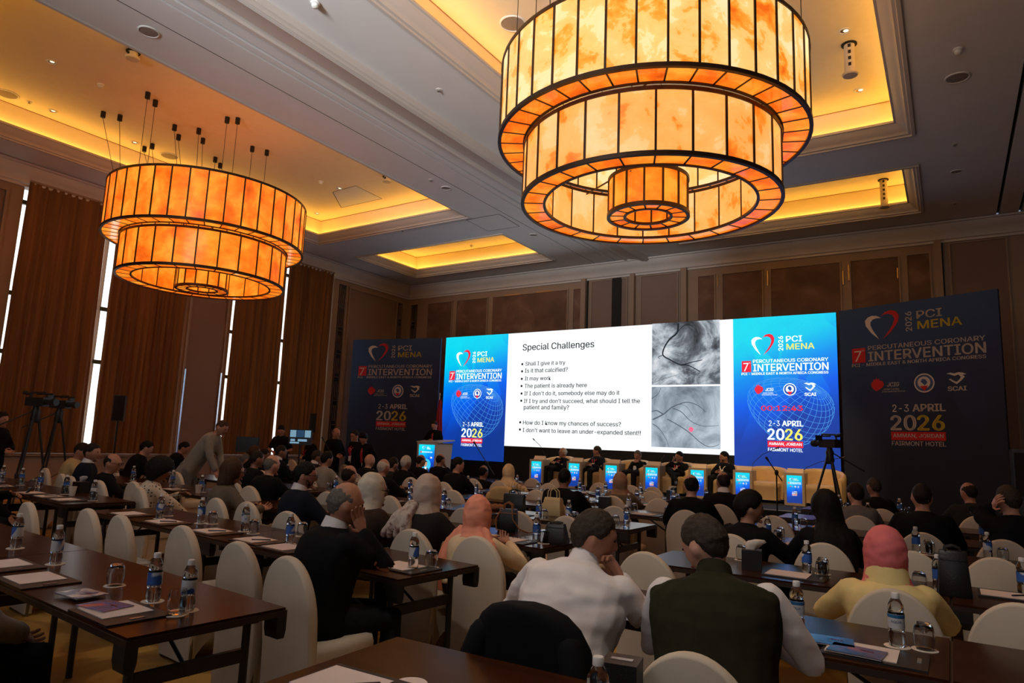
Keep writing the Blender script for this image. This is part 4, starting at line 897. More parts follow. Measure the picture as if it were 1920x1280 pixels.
def person(label, px, py, Y, face=0, lean=8, tilt=0, hyaw=0, hpitch=5, arms='table', top='black', bottom='blackjeans', kind='jacket', hair=('short', 'dark'), vox=.022, stand=False, seat=.45, z0=0.0, fold=0.0, skin=0, scarf=None, glasses=False, beard=None, collar=None, lanyard=None, tie=None, hz=None, xy=None, fat=1.0, legs='sit', hgt=None, chair=True, group='audience', handR=None, handL=None, elbR=None, elbL=None, shirt=None, curl=.5, cpx=None):
    if xy is None and chair and not stand and cpx is None:
        q = at(px, py, Y); Y *= free_scale(q.x, q.y - .06 - .35 * math.sin(math.radians(lean)))
    T = at(px, py, Y) if xy is None else V3(xy[0], xy[1], hz)
    top_z = (T.z if hz is None else hz) - z0
    pz = seat + .07 if not stand else top_z * .53
    Rt = Matrix.Rotation(math.radians(tilt), 3, 'Y') @ Matrix.Rotation(math.radians(-lean), 3, 'X')
    Rh = Matrix.Rotation(math.radians(hyaw), 3, 'Z') @ Matrix.Rotation(math.radians(-hpitch), 3, 'X') @ Matrix.Rotation(math.radians(tilt * .6), 3, 'Y')
    nk = Rt @ V3(0, .0, .058) + V3(0, .018, 0); hd = Rh @ V3(0, .012, .100)
    Cz = top_z - nk.z - hd.z - .118 * HK
    L = (Cz - pz) / (Rt @ V3(0, 0, 1)).z
    P = V3(0, 0, pz); C = P + Rt @ V3(0, 0, L); Hc = C + nk + hd
    f = math.radians(face); Rf = Matrix.Rotation(f, 3, 'Z'); off = Rf @ V3(Hc.x, Hc.y, 0)
    loc = V3(T.x - off.x, T.y - off.y, z0)
    if not stand and chair: SEATS.append((loc.x, loc.y, f, label, cpx))
    def tsec(k, lo=0, hi=9):
        return [ell_ring(P + Rt @ V3(0, 0, L * t), Rt, (rx * fat + k), (ry * fat + k)) for t, rx, ry in TORSO if lo <= t <= hi]
    # shoulders and arms
    Sh = {s: C + Rt @ V3(.168 * fat * s, 0, -.055) for s in (1, -1)}
    A = {}
    for s in (1, -1):
        k = arms if isinstance(arms, str) else arms[0 if s == 1 else 1]      # right, left
        if k == 'table': tg, hn = P + V3(.13 * s, .42, .25), V3(.8 * s, -.2, -.6)
        elif k == 'lap': tg, hn = P + V3(.08 * s, .27, .11), V3(.7 * s, -.6, -.2)
        elif k == 'chin': tg, hn = Hc + Rh @ V3(.03 * s, .135, -.115) + V3(.02 * s, .0, -.03), V3(.6 * s, .1, -1)
        elif k == 'ear': tg, hn = Hc + Rh @ V3(.15 * s, .10, -.13), V3(.25 * s, .9, -1)
        elif k == 'knee': tg, hn = P + V3(.10 * s, .36, .09), V3(.6 * s, -.6, .2)
        elif k == 'head': tg, hn = Hc + Rh @ V3(.13 * s, .03, -.06), V3(.6 * s, .5, -1)
        elif k == 'hang': tg, hn = P + V3(.27 * s, .06, -.03), V3(.3 * s, -1, 0)
        elif k == 'front': tg, hn = P + V3(.09 * s, .26, .18), V3(.8 * s, -.5, -.3)
        elif k == 'phone': tg, hn = P + V3(.07 * s, .34, .38), V3(.8 * s, -.1, -.8)
        elif k == 'reach': tg, hn = P + V3(.12 * s, .50, .0), V3(.5 * s, -.4, .5)
        elif k == 'out': tg, hn = P + V3(.16 * s, .44, .22), V3(1.3 * s, -.5, -.1)
        e, w_ = ik(Sh[s], tg, hn); A[s] = (e, w_, k)
    b = MB(); b.loft(tsec(-.016)); b.tube([C + Rt @ V3(0, 0, -.04), C + nk * .5, Hc + Rh @ V3(0, -.012, -.06)], [.062, .056, .058], 12)
    b.ell(Hc, 1, 1, 1, Rh, 20, 14, head_pt)
    b.ell(Hc + Rh @ (HK * V3(0, .099, -.018)), .014, .020, .026, Rh, 8, 6); b.ell(Hc + Rh @ (HK * V3(0, .085, -.098)), .026, .02, .018, Rh, 8, 6); b.ell(Hc + Rh @ (HK * V3(0, .086, .03)), .05, .014, .012, Rh, 10, 6)
    for s in (1, -1):
        e, w_, k = A[s]; b.tube([Sh[s], e, w_], [.042, .032 if kind != 'tshirt' else .042, .027], 10, round_ends=True)
        b.ell(Hc + Rh @ (HK * V3(.077 * s, -.008, -.012)), .013, .022, .034, Rh, 8, 6)
    # legs
    LG = {}
    for s in (1, -1):
        if stand: pts = [P + V3(.09 * s, 0, -.0), V3(.1 * s, .03, pz * .52), V3(.105 * s, -.01, .09)]; tz = 0
        elif legs == 'cross' and s == 1: pts = [P + V3(.09, 0, 0), V3(.02, .43, seat + .17), V3(-.30, .62, seat - .02)]
        else: pts = [P + V3(.09 * s, .0, 0), V3(.13 * s, .43, seat + .05), V3(.13 * s, .43, .09)]
        LG[s] = pts; b.tube(pts, [.088, .062, .042], 10, round_ends=True)
    me = remesh(b, vox, 'person', 2 if vox < .016 else 1)
    hb = MB()
    for s in (1, -1):
        e, w_, k = A[s]; d = (w_ - e).normalized()
        if k in ('chin',): hand(hb, w_, (d * .5 + (Hc - w_).normalized() * .7), V3(-s, .2, .3), 1.0)
        elif k == 'ear': hand(hb, w_, (d * .8 + V3(0, 0.1, .5)), V3(0, -1, .2) if s == 1 else V3(0, -1, .2), .35, 1.6)
        elif k == 'head': hand(hb, w_, (d * .3 + V3(0, -.6, .7)), V3(0, -.7, -.4), .4, 1.4)
        elif k in ('hang',): hand(hb, w_, d, V3(0, 1, 0), .5)
        else: hand(hb, w_, (d + V3(0, 0, -.15)), V3(-s, .2, .4), curl)
    hm = hb.mesh('hands'); bm = bmesh.new(); bm.from_mesh(me); bm.from_mesh(hm); bm.to_mesh(me); bm.free(); bpy.data.meshes.remove(hm)
    me.polygons.foreach_set('use_smooth', [True] * len(me.polygons))
    root = obj('person', me, SKIN[skin], loc=loc, rot=(0, 0, f)); tag(root, label, 'person', group)
    # garments
    m = CL[top]
    sl = .017 if kind != 'vest' else .012; r3 = {'jacket': (.074, .064, .050), 'shirt': (.068, .060, .045), 'tshirt': (.062, .056, .05), 'vest': (.068, .060, .045), 'coat': (.078, .066, .052)}[kind]
    g = MB()
    secs = tsec(.020 if kind in ('shirt', 'tshirt') else .028, -.3 if kind in ('jacket', 'coat', 'vest') else -.1, .96)
    g.loft(secs + [ell_ring(C + Rt @ V3(0, -.004, .012), Rt, .092 + .06 * (fat - 1), .086), ell_ring(C + Rt @ V3(0, .0, .034), Rt, .074, .072)])
    SLV = []
    for s in (1, -1):
        e, w_, k = A[s]; pts = [Sh[s] + Rt @ V3(-.02 * s, 0, .005), e, w_ + (e - w_).normalized() * .02]
        if kind == 'tshirt': pts = [Sh[s] + Rt @ V3(-.02 * s, 0, .005), Sh[s] + (e - Sh[s]) * .75]
        mid = [(pts[0] + pts[1]) / 2] if len(pts) == 3 else []
        pp = [pts[0]] + mid + pts[1:]; rr = [r3[0]] + ([(r3[0] + r3[1]) / 2] if mid else []) + list(r3[1:len(pts)])
        sg = g if kind != 'vest' else MB()
        sg.tube(pp, rr, 12, round_ends=True)
        if kind == 'vest': SLV.append(sg)
        g.ell(Sh[s] + Rt @ V3(-.015 * s, 0, -.005), .07 if kind != 'vest' else .058, .068 if kind != 'vest' else .07, .062, Rt, 10, 8)
    gn = {'jacket': 'jacket', 'shirt': 'shirt', 'tshirt': 't_shirt', 'vest': 'vest', 'coat': 'coat'}[kind]
    obj(gn, remesh(g, vox, gn, 3, fold), m, root)
    if kind == 'vest':
        for q in SLV: obj('sleeve', remesh(q, vox, 'sleeve', 3, fold), CL[shirt or 'white'], root)
    t = MB()
    for s in (1, -1):
        q = LG[s]; t.tube([q[0], (q[0] + q[1]) / 2, q[1], (q[1] + q[2]) / 2, q[2] + V3(0, 0, -.02)], [.105, .092, .078, .066, .058], 12, round_ends=True)
    t.loft([ell_ring(P + V3(0, 0, dz), Matrix.Identity(3), .17 * fat, .135 * fat) for dz in (-.06, .03, .1)])
    obj('trousers', remesh(t, max(vox, .018), 'trousers', 3), CL[bottom], root)
    for s in (1, -1):
        sh = MB(); q = LG[s][2]; fd = V3(0, 1, 0) if not (legs == 'cross' and s == 1) else V3(-.5, .7, -.25).normalized()
        c = q + fd * .07 + V3(0, 0, -.045); sh.tube([c - fd * .10, c - fd * .03, c + fd * .06, c + fd * .14], [.036, .042, .042, .03], 10, round_ends=True)
        obj('shoe', remesh(sh, .02, 'shoe', 2), mat('dark_shoes', (.02, .012, .008), .35), root)
    # collar
    if collar:
        cc = C + Rt @ V3(0, .0, .02)
        obj('collar', MB().loft([ell_ring(cc + Rt @ V3(0, dy, z), Rt @ Matrix.Rotation(-.25, 3, 'X'), rx, ry, 18, 2) for z, rx, ry, dy in [(z_, a_ + (.034 if scarf else 0), b_ + (.034 if scarf else 0), d_) for z_, a_, b_, d_ in ((-.03 - (.035 if scarf else 0), .088, .083, -.004), (.03, .073, .072, 0), (.05, .068, .068, .0), (.03, .066, .065, 0), (-.02, .07, .066, 0))]], cap=False), CL[collar], root)
    def front(t):      # front of the garment at height fraction t
        for (t0, a0, b0), (t1, a1, b1) in zip(TORSO, TORSO[1:]):
            if t0 <= t <= t1: return (b0 + (b1 - b0) * (t - t0) / (t1 - t0)) * fat + .030
        return .1
    if shirt and kind != 'vest':
        z = [(1.0, .05, .075), (.9, .055, .105), (.75, .052, None), (.5, .042, None), (.25, .025, None), (.08, .006, None)]
        L_, R_ = [], []
        for t_, wd, yy in z:
            yf = yy or front(t_) + .004; c = P + Rt @ V3(0, yf, L * t_); L_.append(c - Rt @ V3(wd, 0.02, 0)); R_.append(c + Rt @ V3(wd, -.02, 0))
        mid = [(a_ + b_) / 2 + Rt @ V3(0, .02, 0) for a_, b_ in zip(L_, R_)]
        obj('shirt_front', MB().loft([L_, mid, R_], cap=False, close=False), CL[shirt], root)
        if tie:
            obj('necktie', MB().tube([mid[1] + Rt @ V3(0, .012, 0), mid[2] + Rt @ V3(0, .014, 0), mid[3] + Rt @ V3(0, .014, 0), mid[4] + Rt @ V3(0, .01, 0)], [.016, .022, .030, .02], 8, squash=.3, side=(1, 0, 0)), mat('tie_' + tie, {'red': (.35, .01, .015), 'dark': (.03, .012, .012)}[tie], .6), root)
    if lanyard:
        ml = mat('lanyard_' + lanyard, {'red': (.6, .02, .04), 'white': (.7, .6, .5)}[lanyard], .6); cc = C
        bb = MB()
        for s in (1, -1):
            bb.tube([C + Rt @ V3(.07 * s, -.03, .03), C + Rt @ V3(.085 * s, .085, -.02), P + Rt @ V3(.05 * s, front(.7) + .015, L * .7), P + Rt @ V3(.0, front(.4) + .02, L * .40)], .011, 6, squash=.35, side=(1, 0, 0))
        obj('lanyard', bb, ml, root); c = P + Rt @ V3(0, front(.3) + .025, L * .3)
        obj('badge', MB().cbox(c, .09, .006, .12), CL['white'], root, smooth=False)
    # face and hair
    for s in (1, -1): obj('eye', MB().ell(Hc + Rh @ (HK * V3(.03 * s, .0865, .012)), .013, .006, .007, Rh, 8, 6), m_eye, root)
    obj('lips', MB().ell(Hc + Rh @ (HK * V3(0, .0915, -.058)), .022, .008, .008, Rh, 8, 6), m_lip, root)
    if glasses:
        bb = MB()
        for s in (1, -1):
            bb.tube([Hc + Rh @ V3(.033 * s + .026 * math.cos(a), .116, .008 + .018 * math.sin(a)) for a in [2 * PI * i / 12 for i in range(13)]], .003, 5); bb.tube([Hc + Rh @ V3(.06 * s, .11, .012), Hc + Rh @ V3(.09 * s, -.01, .012)], .003, 5)
        bb.tube([Hc + Rh @ V3(-.01, .118, .012), Hc + Rh @ V3(.01, .118, .012)], .003, 5); obj('eyeglasses', bb, m_black, root)
    def shell(mask, th, mname, nm):
        nu, nv = (84, 60) if vox < .0165 else (40, 28)
        v, f_ = [], []; ok = []
        for i in range(nv + 1):
            t_ = PI * i / nv
            for j in range(nu):
                a = 2 * PI * j / nu; d = V3(math.sin(t_) * math.cos(a), math.sin(t_) * math.sin(a), math.cos(t_)); h = mask(d); ok.append(h > -.06)
                kk = max(0, min(1, h / .22)); v.append(Hc + Rh @ (head_pt(d) + d * (th * (kk ** .5) - .006 + .004 * noise.noise(d * 7))))
        for i in range(nv):
            for j in range(nu):
                q = (i * nu + j, (i + 1) * nu + j, (i + 1) * nu + (j + 1) % nu, i * nu + (j + 1) % nu)
                if all(ok[x] for x in q): f_.append(q)
        obj(nm, MB().add(v, f_), mname, root, angle=80)
    if hair and not scarf:
        k, cn = hair; mh = HAIR[cn]
        if k == 'short': shell(lambda d: d.z - hairline(d) - .04 * noise.noise(d * 9), .013, mh, 'hair')
        elif k == 'crop': shell(lambda d: d.z - hairline(d) - .03 * noise.noise(d * 9), .006, mh, 'hair')
        elif k == 'thick': shell(lambda d: d.z - hairline(d) + .05 - .06 * noise.noise(d * 7), .030, mh, 'hair')
        elif k == 'ring': shell(lambda d: min(d.z - hairline(d) , (.55 + .3 * max(-d.y, 0) - d.z - .5 * max(d.y, 0)) * .6, (.22 - d.y) * .9) - .012 * noise.noise(d * 8), .008, mh, 'hair')
        elif k == 'afro': shell(lambda d: d.z - (.75 * d.y - .55), .065, mh, 'hair')
        elif k in ('bob', 'long'):
            h = MB(); h.ell(Hc + Rh @ V3(0, -.018, .016), .107, .118, .137, Rh, 16, 12)
            if k == 'bob': h.loft([ell_ring(Hc + Rh @ V3(0, -.03 - .01 * i, z), Rh, rx, ry) for i, (z, rx, ry) in enumerate(((.03, .098, .09), (-.06, .108, .092), (-.13, .11, .085), (-.165, .08, .06)))])
            else: h.loft([ell_ring(Hc + Rh @ V3(0, -.035, .03), Rh, .098, .085), ell_ring(Hc + Rh @ V3(0, -.06, -.1), Rh, .115, .07), ell_ring(C + Rt @ V3(0, -.10, -.08), Rt, .15, .07), ell_ring(C + Rt @ V3(0, -.12, -.25), Rt, .17, .055), ell_ring(C + Rt @ V3(0, -.12, -.42), Rt, .13, .04)])
            obj('hair', remesh(h, max(.012, vox * .8), 'hair', 2, .004, (20, 20, 3)), mh, root)
    if beard: shell(lambda d: min((-.50 - d.z) + .35 * abs(d.x), (d.y + .02) * .5), .005, HAIR[beard], 'beard')
    if scarf:
        h = MB(); h.ell(Hc + Rh @ V3(0, -.024, .006), .107, .122, .147, Rh, 18, 12)
        h.loft([ell_ring(Hc + Rh @ V3(0, -.018, .0), Rh, .105, .106), ell_ring(Hc + Rh @ V3(0, -.008, -.075), Rh, .102, .108), ell_ring(Hc * .5 + (C + Rt @ V3(0, 0, .03)) * .5 + V3(0, 0, -.03), Rh, .10, .10), ell_ring(C + Rt @ V3(0, .005, .0), Rt, .125, .11), ell_ring(C + Rt @ V3(0, .01, -.06), Rt, .175, .135), ell_ring(C + Rt @ V3(0, .01, -.12), Rt, .16, .13)])
        obj('headscarf', remesh(h, max(.011, vox * .7), 'headscarf', 4, .005 if vox < .02 else .003, (9, 9, 14)), SC[scarf], root)
        if label.startswith('woman in beige'):   # loose patterned tail hanging down the back
            tl = MB()
            for k in range(5):
                o = (k - 2) * .035; tl.tube([C + Rt @ V3(-.04 + o * .4, -.10, .05), C + Rt @ V3(-.08 + o, -.16, -.06), C + Rt @ V3(-.10 + o * 1.9, -.17, -.20)], [.03, .034, .03], 8, round_ends=True, squash=.6)
            obj('scarf_tail', remesh(tl, .012, 'scarf_tail', 2, .004, (30, 30, 6)), ramp_mat('scarf_floral_print', [(.35, (.16, .06, .06)), (.5, (.55, .42, .34)), (.62, (.66, .55, .46))], scale=18, rough=.8), root)
        if label.startswith('woman in peach'):
            tl = MB()
            for s in (1, -1): tl.tube([C + Rt @ V3(.10 * s, -.02, .03), C + Rt @ V3(.17 * s, -.03, -.08), C + Rt @ V3(.20 * s, -.05, -.24), C + Rt @ V3(.19 * s, -.02, -.38)], [.05, .06, .055, .035], 10, round_ends=True, squash=.7)
            obj('scarf_ends', remesh(tl, .012, 'scarf_ends', 2, .005, (26, 26, 5)), SC['peach'], root)
    root['hip'] = 0
    return root, loc, f
# ---- people close to the camera
NEAR = dict(vox=.013)
person('man in black jacket with greying bald head holding a hand to his ear', 650, 904, 2.92, face=-16, lean=10, hyaw=-14, hpitch=10, arms=('ear', 'table'), top='black', hair=('ring', 'grey'), collar='white', vox=.013, fat=1.2, cpx=(545, 1043))
person('man in white shirt leaning over with a hand at his mouth', 1114, 955, 3.0, face=4, lean=30, tilt=3, hyaw=-62, hpitch=12, arms=('chin', 'out'), top='white', kind='shirt', hair=('short', 'salt'), collar='white', vox=.012, fold=.010, fat=1.32, cpx=(990, 1137))
person('man in dark olive vest and white sleeves bowing towards his neighbour', 1322, 965, 3.02, face=6, lean=22, tilt=-4, hyaw=58, hpitch=24, arms=('table', 'table'), top='olive', kind='vest', shirt='white', hair=('short', 'salt'), collar='olive', vox=.012, fold=.0035, fat=1.38, skin=1, cpx=(1290, 1222))
person('woman in pale yellow jacket and pink headscarf with her back turned', 1656, 992, 4.32, face=10, lean=12, hyaw=8, hpitch=8, arms=('table', 'table'), top='yellow', kind='jacket', scarf='pink', collar='yellow', vox=.014, fold=.003, fat=1.12, cpx=(1666, 1102))
person('woman in peach headscarf and cream blouse before the aisle end chair', 898, 933, 4.3, face=6, lean=14, hyaw=10, hpitch=12, arms='table', top='cream', kind='shirt', scarf='peach', vox=.014, fold=.003, fat=1.0, cpx=(891, 1004))
person('woman in beige headscarf with loose patterned tail and black jacket', 807, 893, 4.35, face=0, lean=10, hyaw=-12, hpitch=6, arms='table', top='charcoal', scarf='beige', vox=.015, cpx=(771, 991))
person('woman in white headscarf and glasses with brown shawl', 703, 890, 4.25, face=-4, lean=12, hyaw=-34, hpitch=6, arms='table', top='darkbrown', kind='coat', scarf='white', glasses=True, vox=.016)
person('bearded man in navy suit and glasses seen from behind', 574, 866, 4.5, face=-12, lean=8, hyaw=-30, hpitch=4, arms='table', top='navy', hair=('short', 'black'), glasses=True, beard='stubble', collar='white', vox=.016)
person('woman with brown bob in taupe jacket', 439, 861, 4.5, face=-20, lean=10, hyaw=-26, arms='table', top='brown', hair=('bob', 'brown'), glasses=True, vox=.017)
person('woman with dark afro hair in dotted blouse', 302, 862, 4.5, face=-26, lean=14, hyaw=-10, hpitch=8, arms=('reach', 'table'), top='dotted', kind='shirt', hair=('afro', 'black'), vox=.016, skin=2)
person('bald man with glasses in dark suit beside the dotted blouse woman', 213, 850, 4.68, face=-24, lean=10, hyaw=-28, hpitch=6, arms='table', top='black', hair=('ring', 'dark'), glasses=True)
person('man in dark suit and white collar gazing towards the stage', 175, 831, 4.85, face=-24, lean=6, hyaw=-32, hpitch=0, arms='lap', top='navy', hair=('short', 'dark'), collar='white')
person('man in pale khaki jacket bending behind the dark suited man', 155, 830, 5.35, face=-26, lean=14, hyaw=-18, hpitch=18, arms='table', top='tan', hair=('short', 'dark'))
person('young man in dark jacket chatting in profile', 1405, 922, 5.95, face=-14, lean=8, hyaw=-46, hpitch=2, arms='table', top='black', hair=('thick', 'black'), vox=.018)
person('woman with long black hair in black clothes', 1545, 921, 6.0, face=24, lean=12, hyaw=22, hpitch=4, arms=('table', 'phone'), top='black', kind='shirt', hair=('long', 'black'), vox=.018)
# ---- farther rows
FAR = [
 ('man in grey jacket with dark hair behind the long haired woman', 1603, 905, 8.8, 'grey', ('short', 'dark'), {}),
 ('man with grey hair in black before the banner', 1638, 895, 10.2, 'black', ('crop', 'salt'), {}),
 ('broad man in black jacket with close cropped hair before the banner', 1727, 906, 7.5, 'black', ('crop', 'dark'), dict(face=4, hyaw=6, fat=1.2)),
 ('balding man in grey jacket before the banner', 1815, 904, 10.2, 'charcoal', ('ring', 'dark'), dict(fat=1.15)),
 ('man in black holding his head in his hand', 1889, 910, 7.5, 'black', ('short', 'salt'), dict(arms=('table', 'head'), fat=1.15)),
 ('bald man in dark suit near the camera tripod', 1356, 884, 9.0, 'black', ('ring', 'dark'), dict(fat=1.15)),
 ('balding man in black jacket before the blue pod screen', 1296, 889, 8.2, 'black', ('ring', 'black'), dict(fat=1.15)),
 ('woman in brown and white headscarf holding up a phone', 1163, 887, 8.6, 'brown', None, dict(scarf='brown', arms=('phone', 'table'))),
 ('stout bald man in black before the pods', 1059, 877, 8.1, 'black', ('crop', 'black'), dict(fat=1.3, skin=2)),
 ('woman in cream headscarf and checked cream top', 955, 871, 9.95, 'knit', None, dict(scarf='cream', kind='shirt', fat=.95)),
 ('balding man in black behind the boom microphone', 907, 872, 10.0, 'black', ('ring', 'black'), {}),
 ('dark haired man in black turning his face aside', 859, 857, 8.9, 'black', ('short', 'black'), dict(hyaw=-40)),
 ('bald man with hand near his chin before the lectern', 827, 850, 10.2, 'black', ('ring', 'dark'), dict(arms=('chin', 'table'))),
 ('bald man in black directly before the lectern screen', 790, 852, 10.4, 'black', ('ring', 'dark'), {}),
 ('white haired man in black before the dark banner', 762, 854, 9.2, 'black', ('short', 'white'), {}),
 ('man in dark grey jacket resting chin on hand', 738, 857, 8.8, 'charcoal', ('short', 'dark'), dict(arms=('chin', 'table'))),
 ('bald man with white fringe and dark jacket', 720, 860, 7.6, 'black', ('ring', 'white'), dict(fat=1.15)),
 ('bald man in black behind the white headscarf woman', 694, 851, 8.8, 'black', None, dict(fat=1.15)),
 ('bald man with glasses looking towards the slide', 656, 872, 5.95, 'charcoal', ('ring', 'dark'), dict(glasses=True, vox=.018)),
 ('dark haired man in light grey jacket', 614, 846, 7.5, 'greybeige', ('short', 'black'), {}),
 ('man with grey hair and dark suit far by the curtain end', 595, 844, 9.0, 'charcoal', ('short', 'salt'), {}),
 ('man in dark suit seated below the black shirted operator', 528, 834, 8.8, 'black', ('crop', 'dark'), {}),
 ('bald man with pale skin in black jacket', 511, 853, 5.95, 'black', ('ring', 'grey'), dict(fat=1.15, skin=1, vox=.018)),
 ('bald man in black seated just behind the pale bald man', 483, 844, 6.4, 'black', ('crop', 'dark'), dict(skin=2)),
 ('man in beige jacket mostly hidden behind bald man', 462, 850, 7.5, 'cream', ('crop', 'grey'), {}),
 ('man with short hair far behind the bald men', 496, 841, 8.9, 'black', ('short', 'dark'), {}),
 ('man with dark hair farthest towards the switched-off monitor', 478, 835, 8.3, 'black', ('short', 'brown'), {}),
 ('man in black leaning forward before the taupe wall panel curtain', 276, 826, 6.5, 'black', ('short', 'black'), dict(lean=20, hpitch=16)),
 ('man in black bowed behind the standing grey jacket', 346, 828, 7.9, 'black', ('short', 'black'), dict(lean=22, hpitch=20)),
]
for lab, px, py, Y, top, hair, kw in FAR:
    T = at(px, py, Y); want = math.degrees(math.atan2(-( -7.3 - T.x), 16.8 - Y)); fc = max(-45, min(40, want))
    d = dict(face=fc * .45, lean=9, hyaw=fc * .45, hpitch=4, arms='table', top=top, hair=hair, collar='white' if (lab.find('suit') > 0) else None, vox=.024, skin=random.choice((0, 0, 1, 2)))
    d.update(kw); person(lab, px, py, Y, **d)
# ---- people standing
person('standing man in grey jacket stooping over a table', 417, 787, 6.9, face=-60, lean=34, hyaw=-6, hpitch=26, arms='reach', top='greybeige', bottom='grey', hair=('crop', 'brown'), stand=True, chair=False, vox=.02, group='standing people')
person('standing operator in black t-shirt before the curtain', 528, 797, 10.9, face=-150, lean=8, hyaw=10, hpitch=25, arms='front', top='black', kind='tshirt', hair=('short', 'black'), stand=True, chair=False, group='standing people')
person('bald operator in black beside the lit monitor', 579, 811, 11.0, face=160, lean=10, hyaw=-10, hpitch=10, arms='front', top='black', hair=('ring', 'dark'), stand=True, chair=False, lanyard='red', group='standing people')
person('standing bald man in black beside the fretwork strip', 631, 802, 11.4, face=-95, lean=4, hyaw=5, hpitch=8, arms='front', top='black', hair=('ring', 'grey'), stand=True, chair=False, group='standing people')
person('standing man in glasses and dark suit with red lanyard', 666, 807, 11.6, face=175, lean=3, hyaw=-5, hpitch=5, arms='hang', top='black', hair=('short', 'dark'), glasses=True, shirt='white', tie='red', lanyard='red', stand=True, chair=False, group='standing people')
person('standing dark haired man with red tie looking down', 682, 811, 11.3, face=-160, lean=8, hyaw=0, hpitch=30, arms='hang', top='black', hair=('thick', 'black'), shirt='white', tie='red', stand=True, chair=False, group='standing people')
person('speaker in dark suit and red tie standing at the lectern', 815, 789, 15.45, face=-170, lean=3, hyaw=0, hpitch=14, arms='front', top='black', hair=('short', 'dark'), shirt='white', tie='red', stand=True, chair=False, z0=ZST, skin=1, group='speakers on stage')
# ---- panellists
PAN = [('panellist in dark suit with hand raised to his mouth', 1056, 839, 15.6, dict(face=150, hyaw=-40, arms=('chin', 'lap'), hair=('ring', 'white'), glasses=True, lanyard='red', shirt='white', skin=0)),
       ('panellist in navy suit with white shirt and dark tie', 1120, 836, 15.7, dict(face=165, hyaw=-62, arms='lap', hair=('short', 'salt'), lanyard='red', shirt='white', tie='dark', top='navy')),
       ('grey haired panellist with hands clasped before his chest', 1196, 844, 15.7, dict(face=172, hyaw=0, hpitch=14, arms=('chin', 'chin'), hair=('short', 'grey'), lanyard='red')),
       ('panellist with crossed legs and fist on his cheek', 1274, 846, 15.75, dict(face=166, hyaw=-18, arms=('ear', 'lap'), hair=('short', 'black'), lanyard='red', shirt='white', legs='cross')),
       ('panellist with beard and white lanyard', 1358, 846, 15.7, dict(face=168, hyaw=-45, arms='lap', hair=('short', 'black'), lanyard='white', beard='stubble'))]
for lab, px, py, Y, kw in PAN:
    d = dict(lean=-6, hpitch=4, top='black', seat=.40, z0=ZST, chair=False, vox=.02, group='panellists'); d.update(kw); person(lab, px, py, Y, **d)
# ---- people cut by the picture edge
person('person in black at the picture edge holding a phone over papers', 0, 0, 0, xy=(-8.95, 3.22), hz=1.27, face=-34, lean=12, hyaw=-20, arms=('reach', 'table'), top='black', hair=('short', 'dark'))
person('seated person in grey sleeves and black trousers at the picture corner', 0, 0, 0, xy=(-3.69, 1.25), hz=1.27, face=0, lean=4, hyaw=0, arms='knee', top='grey', bottom='black', hair=('short', 'dark'))
person('person in dark clothes standing at the picture edge by the curtain', 0, 0, 0, xy=(-13.45, 5.0), hz=1.74, face=-60, lean=3, arms='front', top='black', hair=('short', 'dark'), stand=True, chair=False, group='standing people')
# ================================================================== tables, chairs and what lies on the tables
ZT_ = 0.75
m_wood = ramp_mat('dark_walnut_laminate', [(.3, (.022, .006, .002)), (.5, (.036, .010, .003)), (.7, (.050, .014, .0045))], scale=3, rough=.24, detail=5, stretch=(.5, 9, 9))
m_wood.node_tree.nodes['Principled BSDF'].inputs['Specular IOR Level'].default_value = .13
m_edge = mat('dark_table_edge', (.025, .012, .008), .5, vary=.1); m_leg = mat('dark_grey_steel', (.035, .033, .03), .45, .5, vary=.1); m_plastic = mat('black_corner_plastic', (.008, .008, .008), .5, vary=.1)
ROWN = ['rearmost', 'second', 'third', 'fourth', 'fifth', 'sixth', 'front']
def table_proto(Ln, D=.72):
    t = empty('folding_table'); h = Ln / 2
    obj('tabletop', MB().box(-h + .006, h - .006, .006, D - .006, ZT_ - .012, ZT_), m_wood, t, smooth=False)
    obj('edge_band', MB().box(-h, h, 0, D, ZT_ - .038, ZT_ - .012), m_edge, t, smooth=False)
    for sx in (-1, 1):
        x = sx * (h - .16)
        for y in (.10, D - .10): obj('leg', MB().tube([(x, y, .012), (x, y, ZT_ - .04)], .019, 10), m_leg, t)
        obj('crossbar', MB().box(x - .012, x + .012, .10, D - .10, .50, .56), m_leg, t, smooth=False); obj('top_rail', MB().box(x - .018, x + .018, .05, D - .05, ZT_ - .085, ZT_ - .04), m_leg, t, smooth=False)
        obj('brace', MB().tube([(x, D / 2, .50), (x - sx * .36, D / 2, ZT_ - .045)], .009, 6), m_leg, t)
        for y in (.0, D - .05):
            bb = MB(); bb.loft([[(sx * (h - .1), y + k, z), (sx * h, y + k, z), (sx * h, y + .05 - k, z), (sx * (h - .1), y + .05 - k, z)] for k, z in ((0, ZT_ - .038), (.0, ZT_ - .10), (.008, ZT_ - .135))]); obj('corner_guard', bb, m_plastic, t, smooth=False)
    return t
protos = {}
for bl, r, cx, cy, a, Ln, i in TB:
    if Ln not in protos: t = protos[Ln] = table_proto(Ln)
    else: t = clone(protos[Ln])
    t.location = (cx, cy, 0); t.rotation_euler = (0, 0, a)
    tag(t, 'dark folding table, %s from the aisle in the %s row of the %s block' % (ORD[i], ROWN[r], bl), 'table', 'dark folding tables')
def on_table(x, y, mg=.04):
    for T in TB:
        dx, dy = x - T[2], y - T[3]; c, s = math.cos(-T[4]), math.sin(-T[4]); u, v = dx * c - dy * s, dx * s + dy * c
        if abs(u) < T[5] / 2 - mg and mg < v < .72 - mg: return T
    return None
def settle(x, y, mg=.05):
    best = None
    for k in range(0, 31):
        for sg in (1, -1):
            f = 1 + sg * k * .01; T = on_table(x * f, y * f, mg)
            if T: return x * f, y * f, T
    return x, y, None
